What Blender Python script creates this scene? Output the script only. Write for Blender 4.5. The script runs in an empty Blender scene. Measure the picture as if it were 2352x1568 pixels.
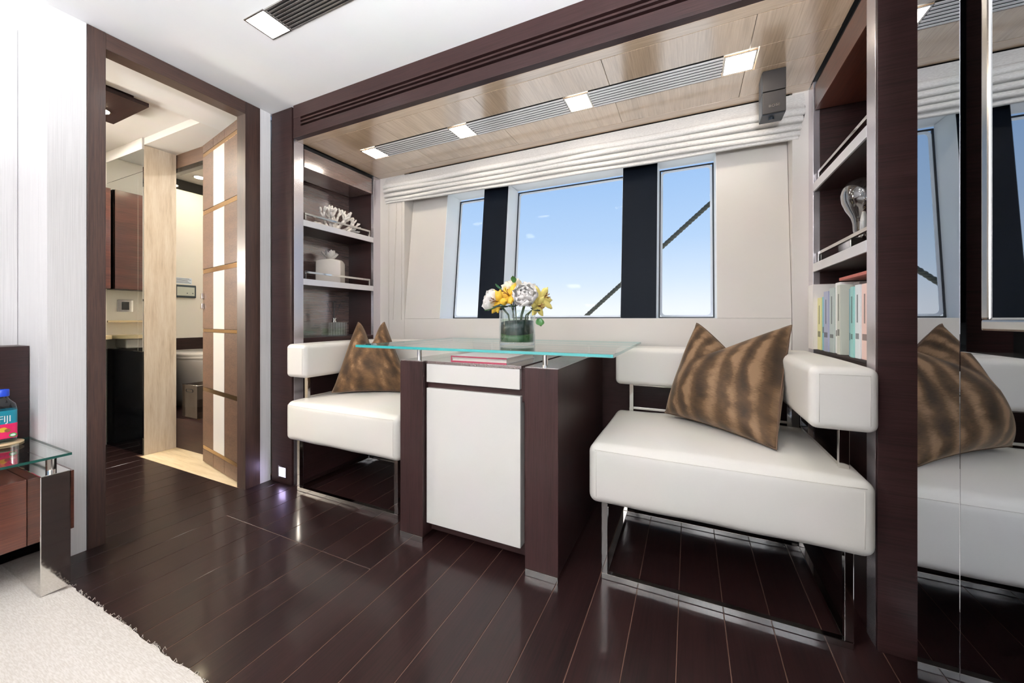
import bpy, bmesh, math, random
from mathutils import Vector, Matrix
random.seed(7)
SC = bpy.context.scene
COL = SC.collection

# ------------------------------------------------------------------ camera
YAW = math.atan(406/868)
cd = bpy.data.cameras.new('camera'); cam = bpy.data.objects.new('camera', cd); COL.objects.link(cam)
cd.sensor_width = 36; cd.lens = 868/2352*36; cd.shift_y = -50/2352; cd.clip_start = .02; cd.clip_end = 500
cam.location = (0, 0, .9); cam.rotation_euler = (math.pi/2, 0, YAW)
SC.camera = cam

# ------------------------------------------------------------------ world: clear sky, pale at the horizon
W = bpy.data.worlds.new('sky'); SC.world = W; W.use_nodes = True
wt = W.node_tree; wt.nodes.clear()
wo = wt.nodes.new('ShaderNodeOutputWorld'); wb = wt.nodes.new('ShaderNodeBackground')
wc = wt.nodes.new('ShaderNodeTexCoord'); ws = wt.nodes.new('ShaderNodeSeparateXYZ'); wr = wt.nodes.new('ShaderNodeValToRGB')
wt.links.new(wc.outputs['Generated'], ws.inputs[0]); wt.links.new(ws.outputs['Z'], wr.inputs[0])
wt.links.new(wr.outputs[0], wb.inputs[0]); wt.links.new(wb.outputs[0], wo.inputs[0])
e = wr.color_ramp.elements
e[0].position = 0.0; e[0].color = (.92, .95, 1, 1)
e[1].position = 1.0; e[1].color = (.12, .26, .60, 1)
for q_, c in ((.03, (.88, .92, .985)), (.10, (.68, .80, .965)), (.20, (.48, .66, .93)), (.34, (.36, .56, .89)), (.6, (.20, .38, .74))):
    q = e.new(q_); q.color = (*c, 1)
wb.inputs[1].default_value = .95

# ------------------------------------------------------------------ colour management
vs = SC.view_settings
vs.view_transform = 'Standard'; vs.look = 'None'; vs.gamma = 1; vs.use_curve_mapping = False; vs.exposure = 0.15
SC.cycles.max_bounces = 12; SC.cycles.transparent_max_bounces = 24; SC.cycles.glossy_bounces = 6
SC.cycles.sample_clamp_indirect = 6
LAMP = 32.0           # radiance of the ceiling downlights
WARM = (1.0, .965, .93)

# ------------------------------------------------------------------ helpers: materials
def lin(c):
    return tuple(((x/255)/12.92 if x/255 <= .04045 else ((x/255+.055)/1.055)**2.4) for x in c)
def newmat(name):
    m = bpy.data.materials.new(name); m.use_nodes = True
    return m, m.node_tree, m.node_tree.nodes['Principled BSDF']
def bump_noise(nt, b, scale, strength, dist=.001, stretch=None):
    tc = nt.nodes.new('ShaderNodeTexCoord'); mp = nt.nodes.new('ShaderNodeMapping')
    n = nt.nodes.new('ShaderNodeTexNoise'); n.inputs['Scale'].default_value = scale; n.inputs['Detail'].default_value = 3
    if stretch: mp.inputs['Scale'].default_value = stretch
    bp = nt.nodes.new('ShaderNodeBump'); bp.inputs['Strength'].default_value = strength; bp.inputs['Distance'].default_value = dist
    nt.links.new(tc.outputs['Object'], mp.inputs[0]); nt.links.new(mp.outputs[0], n.inputs['Vector'])
    nt.links.new(n.outputs[0], bp.inputs['Height']); nt.links.new(bp.outputs[0], b.inputs['Normal'])
    return n
def plain(name, rgb, rough=.5, metal=0., spec=.5, coat=0., bump=0., bscale=200, sheen=0.):
    m, nt, b = newmat(name)
    b.inputs['Base Color'].default_value = (*lin(rgb), 1); b.inputs['Roughness'].default_value = rough
    b.inputs['Metallic'].default_value = metal; b.inputs['Specular IOR Level'].default_value = spec
    b.inputs['Coat Weight'].default_value = coat; b.inputs['Coat Roughness'].default_value = .08
    b.inputs['Sheen Weight'].default_value = sheen
    # slight tonal unevenness so that nothing is one flat value
    tc = nt.nodes.new('ShaderNodeTexCoord'); n = nt.nodes.new('ShaderNodeTexNoise'); n.inputs['Scale'].default_value = 6
    mx = nt.nodes.new('ShaderNodeMixRGB'); mx.blend_type = 'MULTIPLY'; mx.inputs[0].default_value = .06
    mx.inputs[1].default_value = (*lin(rgb), 1)
    nt.links.new(tc.outputs['Object'], n.inputs['Vector']); nt.links.new(n.outputs[1], mx.inputs[2]); nt.links.new(mx.outputs[0], b.inputs['Base Color'])
    if bump: bump_noise(nt, b, bscale, bump)
    return m
def wood(name, dark, light, axis='Z', rough=.3, coat=.6, ior=1.5, croug=.12, fine=260, spec=.5):
    m, nt, b = newmat(name)
    tc = nt.nodes.new('ShaderNodeTexCoord'); mp = nt.nodes.new('ShaderNodeMapping')
    s = {'X': (.03, 1, 1), 'Y': (1, .03, 1), 'Z': (1, 1, .03)}[axis]
    mp.inputs['Scale'].default_value = s
    n = nt.nodes.new('ShaderNodeTexNoise'); n.inputs['Scale'].default_value = fine; n.inputs['Detail'].default_value = 4; n.inputs['Roughness'].default_value = .65
    n2 = nt.nodes.new('ShaderNodeTexNoise'); n2.inputs['Scale'].default_value = 22; n2.inputs['Detail'].default_value = 2
    oi = nt.nodes.new('ShaderNodeObjectInfo')
    ad = nt.nodes.new('ShaderNodeMath'); ad.operation = 'MULTIPLY_ADD'; ad.inputs[1].default_value = .45
    ad2 = nt.nodes.new('ShaderNodeMath'); ad2.operation = 'MULTIPLY_ADD'; ad2.inputs[1].default_value = .16
    r = nt.nodes.new('ShaderNodeValToRGB')
    r.color_ramp.elements[0].position = .45; r.color_ramp.elements[0].color = (*lin(dark), 1)
    r.color_ramp.elements[1].position = .95; r.color_ramp.elements[1].color = (*lin(light), 1)
    L = nt.links.new
    L(tc.outputs['Object'], mp.inputs[0]); L(mp.outputs[0], n.inputs['Vector']); L(mp.outputs[0], n2.inputs['Vector'])
    L(n2.outputs[0], ad.inputs[0]); L(n.outputs[0], ad.inputs[2]); L(oi.outputs['Random'], ad2.inputs[0]); L(ad.outputs[0], ad2.inputs[2]); L(ad2.outputs[0], r.inputs[0])
    L(r.outputs[0], b.inputs['Base Color'])
    b.inputs['Specular IOR Level'].default_value = spec
    b.inputs['Roughness'].default_value = rough; b.inputs['Coat Weight'].default_value = coat; b.inputs['Coat Roughness'].default_value = croug; b.inputs['Coat IOR'].default_value = ior
    bp = nt.nodes.new('ShaderNodeBump'); bp.inputs['Strength'].default_value = .12; bp.inputs['Distance'].default_value = .0006
    L(n.outputs[0], bp.inputs['Height']); L(bp.outputs[0], b.inputs['Normal'])
    return m
def emit(name, col, strength):
    m, nt, b = newmat(name)
    b.inputs['Base Color'].default_value = (.8, .8, .8, 1); b.inputs['Emission Color'].default_value = (*col, 1); b.inputs['Emission Strength'].default_value = strength
    return m
def glass(name, tint=(1, 1, 1), f0=.04, rough=.0, power=5.0, gtint=(1, 1, 1)):
    m = bpy.data.materials.new(name); m.use_nodes = True; nt = m.node_tree; nt.nodes.clear(); L = nt.links.new
    o = nt.nodes.new('ShaderNodeOutputMaterial'); mx = nt.nodes.new('ShaderNodeMixShader')
    t = nt.nodes.new('ShaderNodeBsdfTransparent'); t.inputs[0].default_value = (*tint, 1)
    g = nt.nodes.new('ShaderNodeBsdfGlossy'); g.inputs['Roughness'].default_value = rough; g.inputs[0].default_value = (*gtint, 1)
    lw = nt.nodes.new('ShaderNodeLayerWeight'); lw.inputs[0].default_value = .5
    pw = nt.nodes.new('ShaderNodeMath'); pw.operation = 'POWER'; pw.inputs[1].default_value = power
    ma = nt.nodes.new('ShaderNodeMath'); ma.operation = 'MULTIPLY_ADD'; ma.inputs[1].default_value = 1-f0; ma.inputs[2].default_value = f0
    L(lw.outputs['Facing'], pw.inputs[0]); L(pw.outputs[0], ma.inputs[0]); L(ma.outputs[0], mx.inputs[0]); L(t.outputs[0], mx.inputs[1]); L(g.outputs[0], mx.inputs[2]); L(mx.outputs[0], o.inputs[0])
    return m

WEN_D, WEN_L = (17, 9, 10), (50, 31, 30)
M = {}
for a in 'XYZ':
    M['wood'+a] = wood('wenge_'+a, WEN_D, WEN_L, a, .42, .10, 1.5, .16, 260, .22)
    M['soffit'+a] = wood('soffit_veneer_'+a, (148, 124, 98), (198, 170, 140), a, .30, 1., 2.9, .16, 200)
M['trimZ'] = wood('door_frame_wood', (26, 17, 16), (72, 50, 42), 'Z', .45, .2, 1.5, .2, 330)
M['trimY'] = wood('door_head_wood', (26, 17, 16), (72, 50, 42), 'Y', .45, .2, 1.5, .2, 330)
M['redwood'] = wood('reddish_wood', (44, 20, 14), (92, 48, 34), 'Y', .35, .5, 1.5, .15)
M['jamb'] = wood('lacquered_jamb', (66, 48, 46), (122, 98, 92), 'Y', .25, 1., 2.8, .16, 240)
M['floor'] = wood('dark_plank', (12, 6, 7), (36, 20, 19), 'Y', .36, .24, 1.5, .11, 150, .2)
M['caulk'] = plain('floor_joint', (100, 72, 58), .6)
M['white'] = plain('white_paint', (240, 238, 236), .6)
M['ceiling'] = plain('ceiling_panel', (244, 243, 242), .55)
M['cream'] = plain('cream_wall_panel', (212, 206, 200), .5, bump=.05, bscale=300)
M['bathcream'] = plain('bath_cream_wall', (240, 234, 222), .4)
M['gap'] = plain('dark_gap', (10, 7, 8), .7)
M['chrome'] = plain('polished_chrome', (225, 222, 218), .07, 1.)
M['steel'] = plain('satin_steel', (205, 202, 198), .22, 1.)
M['edge'] = plain('glare_tinted_edge', (226, 220, 226), .26, .85)  # pale metal base stands in for window glare on the wooden posts
M['pale_edge'] = plain('glare_tinted_shelf_edge', (236, 234, 237), .30, .55)  # pale metallic tone replaces the window's reflection on wooden shelf edges
M['slat'] = plain('pale_vent_slat', (226, 224, 224), .3, .3)
M['bronze'] = plain('brushed_bronze', (196, 162, 118), .25, 1.)
M['leather'] = plain('white_leather', (236, 231, 223), .42, spec=.4, bump=.10, bscale=420)
M['whitelac'] = plain('white_lacquer', (238, 234, 228), .28, coat=.3)
M['thread'] = plain('cream_thread', (226, 220, 210), .7)
M['black'] = plain('black_plastic', (18, 18, 21), .35)
M['blackgl'] = plain('black_gloss', (8, 9, 11), .06, spec=.6)
M['mullion'] = plain('dark_mullion', (9, 14, 22), .5, spec=.06)
M['gasket'] = plain('window_gasket', (22, 28, 36), .5)
M['frit'] = plain('pale_frit_border', (226, 234, 244), .5)
M['reveal'] = plain('window_reveal', (246, 249, 250), .45)
M['ceram'] = plain('ceramic_white', (240, 236, 230), .2, coat=.4)
M['coral'] = plain('coral_white', (244, 238, 232), .75, bump=.3, bscale=160)
M['mirror'] = plain('mirror_glass', (208, 214, 216), .012, 1.)
M['dmirror'] = plain('smoked_mirror', (176, 181, 187), .012, 1.)
M['pane'] = glass('window_pane', (.99, 1, 1), .002, power=6)
M['tglass'] = glass('table_glass', (.955, .985, .975), .05, power=5.5)
M['tedge'] = plain('table_glass_edge', (62, 176, 176), .15, spec=.8, coat=.5)
M['nedge'] = plain('nightstand_glass_edge', (30, 74, 66), .15, spec=.8)
M['vglass'] = glass('vase_glass', (.96, .985, .98), .06, power=3.0)
M['bulbglass'] = glass('bulb_glass', (.93, .95, .97), .16, .05, power=2.0)
M['acryl'] = glass('smoked_acrylic', (.62, .58, .56), .06, power=4)
M['lens'] = emit('lamp_lens', WARM, LAMP)
M['lens2'] = emit('alcove_lamp_lens', (1., .90, .76), 44.)
M['shade'] = emit('fill_glow', (.94, .97, 1.02), 650.)
M['opal'] = emit('fill_opal', (.94, .97, 1.02), 16.)
M['steplens'] = emit('step_lamp_lens', (.66, .54, 1.), 14.)

# ribbed white wall covering (vertical ribs)
def ribbed(name, rgb):
    m, nt, b = newmat(name); L = nt.links.new
    b.inputs['Base Color'].default_value = (*lin(rgb), 1); b.inputs['Roughness'].default_value = .6
    tc = nt.nodes.new('ShaderNodeTexCoord'); mp = nt.nodes.new('ShaderNodeMapping'); mp.inputs['Scale'].default_value = (1, 1, .01)
    n = nt.nodes.new('ShaderNodeTexNoise'); n.inputs['Scale'].default_value = 420; n.inputs['Detail'].default_value = 2
    bp = nt.nodes.new('ShaderNodeBump'); bp.inputs['Strength'].default_value = .35; bp.inputs['Distance'].default_value = .001
    r = nt.nodes.new('ShaderNodeValToRGB'); r.color_ramp.elements[0].color = (*lin(tuple(int(x*.965) for x in rgb)), 1); r.color_ramp.elements[1].color = (*lin(rgb), 1)
    r.color_ramp.elements[0].position = .35; r.color_ramp.elements[1].position = .6
    L(tc.outputs['Object'], mp.inputs[0]); L(mp.outputs[0], n.inputs['Vector']); L(n.outputs[0], bp.inputs['Height']); L(bp.outputs[0], b.inputs['Normal']); L(n.outputs[0], r.inputs[0]); L(r.outputs[0], b.inputs['Base Color'])
    return m
M['redbrown'] = wood('door_panel_wood', (54, 37, 30), (104, 78, 62), 'X', .45, .12, 1.5, .2, 240)
M['ribbed'] = ribbed('ribbed_white_wallcovering', (240, 238, 238))

def travertine(name, c1, c2, c3, axis='Z'):
    m, nt, b = newmat(name); L = nt.links.new
    tc = nt.nodes.new('ShaderNodeTexCoord'); mp = nt.nodes.new('ShaderNodeMapping')
    mp.inputs['Scale'].default_value = {'Z': (1, 1, .10), 'X': (.1, 1, 1), 'Y': (1, .1, 1)}[axis]
    n = nt.nodes.new('ShaderNodeTexNoise'); n.inputs['Scale'].default_value = 26; n.inputs['Detail'].default_value = 6; n.inputs['Roughness'].default_value = .6
    n2 = nt.nodes.new('ShaderNodeTexNoise'); n2.inputs['Scale'].default_value = 160; n2.inputs['Detail'].default_value = 3
    ad = nt.nodes.new('ShaderNodeMath'); ad.operation = 'MULTIPLY_ADD'; ad.inputs[1].default_value = .35
    r = nt.nodes.new('ShaderNodeValToRGB'); r.color_ramp.elements[0].position = .42; r.color_ramp.elements[0].color = (*lin(c1), 1)
    r.color_ramp.elements[1].position = .85; r.color_ramp.elements[1].color = (*lin(c3), 1); q = r.color_ramp.elements.new(.62); q.color = (*lin(c2), 1)
    L(tc.outputs['Object'], mp.inputs[0]); L(mp.outputs[0], n.inputs['Vector']); L(mp.outputs[0], n2.inputs['Vector'])
    L(n2.outputs[0], ad.inputs[0]); L(n.outputs[0], ad.inputs[2]); L(ad.outputs[0], r.inputs[0]); L(r.outputs[0], b.inputs['Base Color'])
    b.inputs['Roughness'].default_value = .4
    return m
M['trav'] = travertine('travertine', (198, 180, 158), (224, 208, 188), (240, 228, 212), 'Z')
M['travf'] = travertine('travertine_floor', (190, 166, 130), (220, 198, 160), (234, 216, 184), 'X')

def fabric(name, c1, c2, scale=900):
    m, nt, b = newmat(name); L = nt.links.new
    tc = nt.nodes.new('ShaderNodeTexCoord'); n = nt.nodes.new('ShaderNodeTexNoise'); n.inputs['Scale'].default_value = scale
    mp = nt.nodes.new('ShaderNodeMapping'); mp.inputs['Scale'].default_value = (.15, 1, 1)
    r = nt.nodes.new('ShaderNodeValToRGB'); r.color_ramp.elements[0].position = .35; r.color_ramp.elements[0].color = (*lin(c1), 1); r.color_ramp.elements[1].position = .65; r.color_ramp.elements[1].color = (*lin(c2), 1)
    bp = nt.nodes.new('ShaderNodeBump'); bp.inputs['Strength'].default_value = .2; bp.inputs['Distance'].default_value = .001
    L(tc.outputs['Object'], mp.inputs[0]); L(mp.outputs[0], n.inputs['Vector']); L(n.outputs[0], r.inputs[0]); L(r.outputs[0], b.inputs['Base Color']); L(n.outputs[0], bp.inputs['Height']); L(bp.outputs[0], b.inputs['Normal'])
    b.inputs['Roughness'].default_value = .85; b.inputs['Sheen Weight'].default_value = .15
    return m
M['blind'] = fabric('linen_blind', (198, 195, 192), (222, 219, 215), 700)
M['rug'] = fabric('ivory_rug', (218, 210, 200), (238, 232, 225), 420)

def velvet(name, kind):
    g = 1.0 if kind == 'stripe' else 1.28
    L3 = lambda c: lin(tuple(min(255, v*g) for v in c))
    m, nt, b = newmat(name); L = nt.links.new
    tc = nt.nodes.new('ShaderNodeTexCoord')
    w = nt.nodes.new('ShaderNodeTexWave'); w.wave_type = 'BANDS'; w.bands_direction = 'X'
    w.inputs['Scale'].default_value = 2.0 if kind == 'stripe' else 1.6
    w.inputs['Distortion'].default_value = 3.2 if kind == 'stripe' else 9; w.inputs['Detail'].default_value = 3; w.inputs['Detail Scale'].default_value = 1.4
    n = nt.nodes.new('ShaderNodeTexNoise'); n.inputs['Scale'].default_value = 5.5; n.inputs['Detail'].default_value = 5
    f = nt.nodes.new('ShaderNodeTexNoise'); f.inputs['Scale'].default_value = 130; mp = nt.nodes.new('ShaderNodeMapping'); mp.inputs['Scale'].default_value = (.25, 1.6, 1)
    a1 = nt.nodes.new('ShaderNodeMath'); a1.operation = 'MULTIPLY_ADD'; a1.inputs[1].default_value = .34 if kind == 'stripe' else .16
    a2 = nt.nodes.new('ShaderNodeMath'); a2.operation = 'MULTIPLY_ADD'; a2.inputs[1].default_value = .28
    r = nt.nodes.new('ShaderNodeValToRGB'); E = r.color_ramp.elements
    E[0].position = .30; E[0].color = (*L3((24, 16, 11)), 1); E[1].position = 1.0; E[1].color = (*L3((122, 96, 72)), 1)
    q = E.new(.56); q.color = (*L3((44, 31, 20)), 1); q = E.new(.80); q.color = (*L3((74, 54, 35)), 1)
    L(tc.outputs['UV'], w.inputs['Vector']); L(tc.outputs['UV'], n.inputs['Vector']); L(tc.outputs['UV'], mp.inputs[0]); L(mp.outputs[0], f.inputs['Vector'])
    L(w.outputs['Fac'], a1.inputs[0]); L(n.outputs[0], a1.inputs[2]); L(f.outputs[0], a2.inputs[0]); L(a1.outputs[0], a2.inputs[2]); L(a2.outputs[0], r.inputs[0]); L(r.outputs[0], b.inputs['Base Color'])
    b.inputs['Roughness'].default_value = .7; b.inputs['Specular IOR Level'].default_value = .2; b.inputs['Sheen Weight'].default_value = .35; b.inputs['Sheen Roughness'].default_value = .4; b.inputs['Sheen Tint'].default_value = (.62, .50, .38, 1)
    bp = nt.nodes.new('ShaderNodeBump'); bp.inputs['Strength'].default_value = .15; bp.inputs['Distance'].default_value = .001
    L(f.outputs[0], bp.inputs['Height']); L(bp.outputs[0], b.inputs['Normal'])
    return m
M['velvet'] = velvet('striped_velvet', 'stripe'); M['velvet2'] = velvet('mottled_velvet', 'mottle')

# ------------------------------------------------------------------ helpers: objects
def wloc(o):
    p = Vector((0, 0, 0))
    while o is not None: p += o.location; o = o.parent
    return p
def tag(o, label=None, cat=None, group=None, kind=None):
    if label: o['label'] = label
    if cat: o['category'] = cat
    if group: o['group'] = group
    if kind: o['kind'] = kind
    return o
def thing(name, loc, label=None, cat=None, group=None, kind=None):
    o = bpy.data.objects.new(name, None); o.empty_display_size = .05; COL.objects.link(o); o.location = loc
    return tag(o, label, cat, group, kind)
def obj(name, bm, mat, parent=None, smooth=False):
    """bm in world coordinates -> one mesh object, origin at its own base (top level) or at its thing's base"""
    bmesh.ops.recalc_face_normals(bm, faces=bm.faces)
    if parent is None:
        xs = [v.co for v in bm.verts]
        o0 = Vector(((min(v.x for v in xs)+max(v.x for v in xs))/2, (min(v.y for v in xs)+max(v.y for v in xs))/2, min(v.z for v in xs)))
    else: o0 = wloc(parent)
    for v in bm.verts: v.co -= o0
    if smooth:
        for f in bm.faces: f.smooth = True
    me = bpy.data.meshes.new(name); bm.to_mesh(me); bm.free()
    mats = mat if isinstance(mat, (list, tuple)) else [mat]
    for q in mats: me.materials.append(M[q] if isinstance(q, str) else q)
    o = bpy.data.objects.new(name, me); COL.objects.link(o)
    if parent is None: o.location = o0
    else: o.parent = parent
    return o
def BM(): return bmesh.new()
def bx(bm, x0, x1, y0, y1, z0, z1, mi=0):
    vs_ = [bm.verts.new(p) for p in ((x0,y0,z0),(x1,y0,z0),(x1,y1,z0),(x0,y1,z0),(x0,y0,z1),(x1,y0,z1),(x1,y1,z1),(x0,y1,z1))]
    fs = [bm.faces.new([vs_[i] for i in f]) for f in ((0,3,2,1),(4,5,6,7),(0,1,5,4),(1,2,6,5),(2,3,7,6),(3,0,4,7))]
    for f in fs: f.material_index = mi
    return vs_
def bev(bm, w, seg=2):
    if w: bmesh.ops.bevel(bm, geom=bm.edges[:], offset=w, segments=seg, profile=.6, affect='EDGES')
def box(name, x0, x1, y0, y1, z0, z1, mat, parent=None, bevel=.0015, seg=2):
    bm = BM(); bx(bm, min(x0,x1), max(x0,x1), min(y0,y1), max(y0,y1), min(z0,z1), max(z0,z1)); bev(bm, bevel, seg)
    return obj(name, bm, mat, parent)
def prism(bm, pts, axis, a, b):
    """closed outline pts (2D) extruded along an axis from a to b; pts are the two other coordinates in xyz order"""
    def P(p, t): return {'X': (t, p[0], p[1]), 'Y': (p[0], t, p[1]), 'Z': (p[0], p[1], t)}[axis]
    A = [bm.verts.new(P(p, a)) for p in pts]; B = [bm.verts.new(P(p, b)) for p in pts]
    n = len(pts)
    bm.faces.new(A); bm.faces.new(B[::-1])
    for i in range(n): bm.faces.new((A[i], A[(i+1) % n], B[(i+1) % n], B[i]))
def tube(bm, pts, r, n=10, cap=True):
    """tube along points; r a number or one per point"""
    pts = [Vector(p) for p in pts]; R = r if isinstance(r, (list, tuple)) else [r]*len(pts)
    rings = []; up = None
    for i, p in enumerate(pts):
        d = (pts[min(i+1, len(pts)-1)]-pts[max(i-1, 0)]).normalized()
        if up is None: up = Vector((0, 0, 1)) if abs(d.z) < .9 else Vector((1, 0, 0))
        s = d.cross(up).normalized(); up = s.cross(d).normalized()
        rings.append([bm.verts.new(p+R[i]*(math.cos(2*math.pi*k/n)*s+math.sin(2*math.pi*k/n)*up)) for k in range(n)])
    for a, b in zip(rings, rings[1:]):
        for k in range(n): bm.faces.new((a[k], a[(k+1) % n], b[(k+1) % n], b[k]))
    if cap: bm.faces.new(rings[0][::-1]); bm.faces.new(rings[-1])
def lathe(bm, prof, c, n=32, cap=True, sq=None):
    """prof: (r, z) list turned about the vertical through c; sq squares the section off"""
    rings = []
    for r, z in prof:
        ring = []
        for k in range(n):
            a = 2*math.pi*k/n; ca, sa = math.cos(a), math.sin(a)
            if sq:
                q = (abs(ca)**sq+abs(sa)**sq)**(-1/sq)
            else: q = 1
            ring.append(bm.verts.new((c[0]+r*q*ca, c[1]+r*q*sa, c[2]+z)))
        rings.append(ring)
    for a, b in zip(rings, rings[1:]):
        for k in range(n): bm.faces.new((a[k], a[(k+1) % n], b[(k+1) % n], b[k]))
    if cap:
        if prof[0][0] > 1e-5: bm.faces.new(rings[0][::-1])
        if prof[-1][0] > 1e-5: bm.faces.new(rings[-1])
def cyl(name, c, r, z0, z1, mat, parent=None, n=20, bevel=.0):
    bm = BM(); b = min(bevel, r*.4)
    prof = [(r, z0), (r, z1)] if not b else [(r-b, z0), (r, z0+b), (r, z1-b), (r-b, z1)]
    lathe(bm, prof, (c[0], c[1], 0), n); return obj(name, bm, mat, parent, smooth=bool(b))
def shade(o, ang=40):
    o.data.polygons.foreach_set('use_smooth', [True]*len(o.data.polygons))
    try:
        o.data.set_sharp_from_angle(angle=math.radians(ang))
    except Exception: pass
    return o
def rbox(bm, x0, x1, y0, y1, z0, z1, r, n=14, disp=None):
    """upholstered block: evenly subdivided box with rounded edges; disp(p, unit) may push points"""
    c = Vector(((x0+x1)/2, (y0+y1)/2, (z0+z1)/2)); h = Vector(((x1-x0)/2, (y1-y0)/2, (z1-z0)/2))
    cache = {}
    def remap(t, hh):      # cluster lines near the edges
        k = max(.02, 1-r/hh*1.0)
        return t
    def vert(u):
        key = tuple(round(a, 5) for a in u)
        if key in cache: return cache[key]
        p = Vector((u[0]*h.x, u[1]*h.y, u[2]*h.z))
        q = Vector([max(-(h[i]-r), min(h[i]-r, p[i])) for i in range(3)])
        d = p-q
        if d.length > 1e-9:
            # push to the rounded surface
            m = max(abs(d.x), abs(d.y), abs(d.z)); d = d.normalized()*m
            p = q+d
        if disp: p = disp(p, Vector(u), h)
        v = bm.verts.new(c+p); cache[key] = v; return v
    def ts(hh):
        k = 1-r/hh
        inner = [-k+2*k*i/n for i in range(n+1)]
        e_ = [1-(1-k)*j/4 for j in range(4)]
        return sorted(set([-a for a in e_]+inner+e_))
    T = [ts(h.x), ts(h.y), ts(h.z)]
    for ax in range(3):
        i, j = [(1, 2), (2, 0), (0, 1)][ax]
        for s in (-1, 1):
            for a0, a1 in zip(T[i], T[i][1:]):
                for b0, b1 in zip(T[j], T[j][1:]):
                    u = []
                    for (a, b) in ((a0, b0), (a1, b0), (a1, b1), (a0, b1)):
                        w = [0, 0, 0]; w[ax] = s; w[i] = a; w[j] = b; u.append(vert(w))
                    if len(set(u)) == 4: bm.faces.new(u if s > 0 else u[::-1])
def textmesh(s, size, mat, name, parent, place, depth=.0004, spacing=1.0):
    """lettering as a thin mesh; place maps (x, y, z) of the flat text to the world"""
    cu = bpy.data.curves.new(name, 'FONT'); cu.body = s; cu.size = size; cu.extrude = depth; cu.align_x = 'CENTER'; cu.align_y = 'CENTER'; cu.space_character = spacing
    cu.resolution_u = 3
    t = bpy.data.objects.new(name, cu); COL.objects.link(t)
    dg = bpy.context.evaluated_depsgraph_get(); me = bpy.data.meshes.new_from_object(t.evaluated_get(dg))
    bpy.data.objects.remove(t); bpy.data.curves.remove(cu)
    o0 = wloc(parent)
    for v in me.vertices: v.co = Vector(place(*v.co))-o0
    me.materials.clear(); me.materials.append(M[mat] if isinstance(mat, str) else mat)
    o = bpy.data.objects.new(name, me); COL.objects.link(o); o.parent = parent
    return o

XW, XL, XR, YF, YB = -2.13, -1.95, .464, 1.35, 2.0      # door wall, alcove sides, alcove front, window wall
ZC, ZS = 2.057, 1.88                                     # ceiling, alcove ceiling
XM = .545                                                # mirror wall
S = 'structure'

# ================================================================== floor
fl = thing('floor', (-1.2, 0, 0), kind=S)
box('floor_base', -4.3, .60, -2.7, 2.05, -.06, -.0014, 'caulk', fl, 0)
PW, PG = .1265, .0018
k = -34
while True:
    x0 = -.156+PW*k; x1 = x0+PW
    if x0 >= XM: break
    if x1 > -4.2:
        segs = [(-2.65, 2.02)]
        if -1.95 < (x0+x1)/2 < -1.02: segs = [(-2.65, 1.018), (1.0195, 2.02)]
        if x1 < -3.27+.02: segs = [(-.4, 1.236)]
        elif x1 < -2.14: segs = [(-.4, 1.212)]
        for (a, b) in segs:
            box('plank', x0+PG/2, min(x1-PG/2, .595), a, b, -.03, random.uniform(-.0004, 0), 'floor', fl, .0010, 1)
    k += 1
# travertine threshold and raised floor of the water closet
tag(box('trim_1', -3.27, -2.2, 1.2135, 1.412, -.03, .001, 'travf'), kind=S)

# ================================================================== ceiling of the cabin
tag(box('ceiling', -2.60, .75, -2.75, YF+.02, ZC, ZC+.06, 'ceiling', None, 0), kind=S)
# ================================================================== door wall (left), with the doorway
wl = thing('wall_left', (XW, .9, 0), kind=S)
box('wall_panel', XW-.08, XW, .532, .633, 0, ZC, 'ribbed', wl, .001)
box('wall_panel', XW-.08, XW, 1.291, YF, 0, ZC, 'ribbed', wl, .001)
# return wall and bed-side wall
tag(box('wall_return', -2.50, XW-.0805, .532, .60, 0, ZC, 'ribbed', None, .001), kind=S)
tag(box('wall_bedside', -2.50, -2.43, -2.7, .531, 0, ZC, 'ribbed', None, .001), kind=S)
# door frame
fr = thing('trim_2', (XW, .96, 0), kind=S)
box('jamb', XW-.07, XW+.004, .634, .6855, 0, ZC-.002, 'trimZ', fr, .001)
box('jamb', XW-.07, XW+.004, 1.214, 1.290, 0, ZC-.002, 'trimZ', fr, .001)
box('head', XW-.07, XW+.003, .686, 1.2135, 1.990, ZC-.002, 'trimY', fr, .001)

# ================================================================== walls behind the camera (opposite side of the cabin, with its window)
wb_ = thing('wall_back', (-1, -2.6, 0), kind=S)
for a in ((-2.5, -2.05, 0, ZC), (.15, .8, 0, ZC), (-2.05, .15, 0, .72), (-2.05, .15, 1.80, ZC)):
    box('wall_panel', a[0], a[1], -2.70, -2.6, a[2], a[3], 'cream', wb_, 0)
box('mullion', -1.03, -.87, -2.70, -2.6, .72, 1.80, 'mullion', wb_, 0)
box('pane', -2.05, .15, -2.69, -2.682, .72, 1.80, 'pane', wb_, 0)
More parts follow.
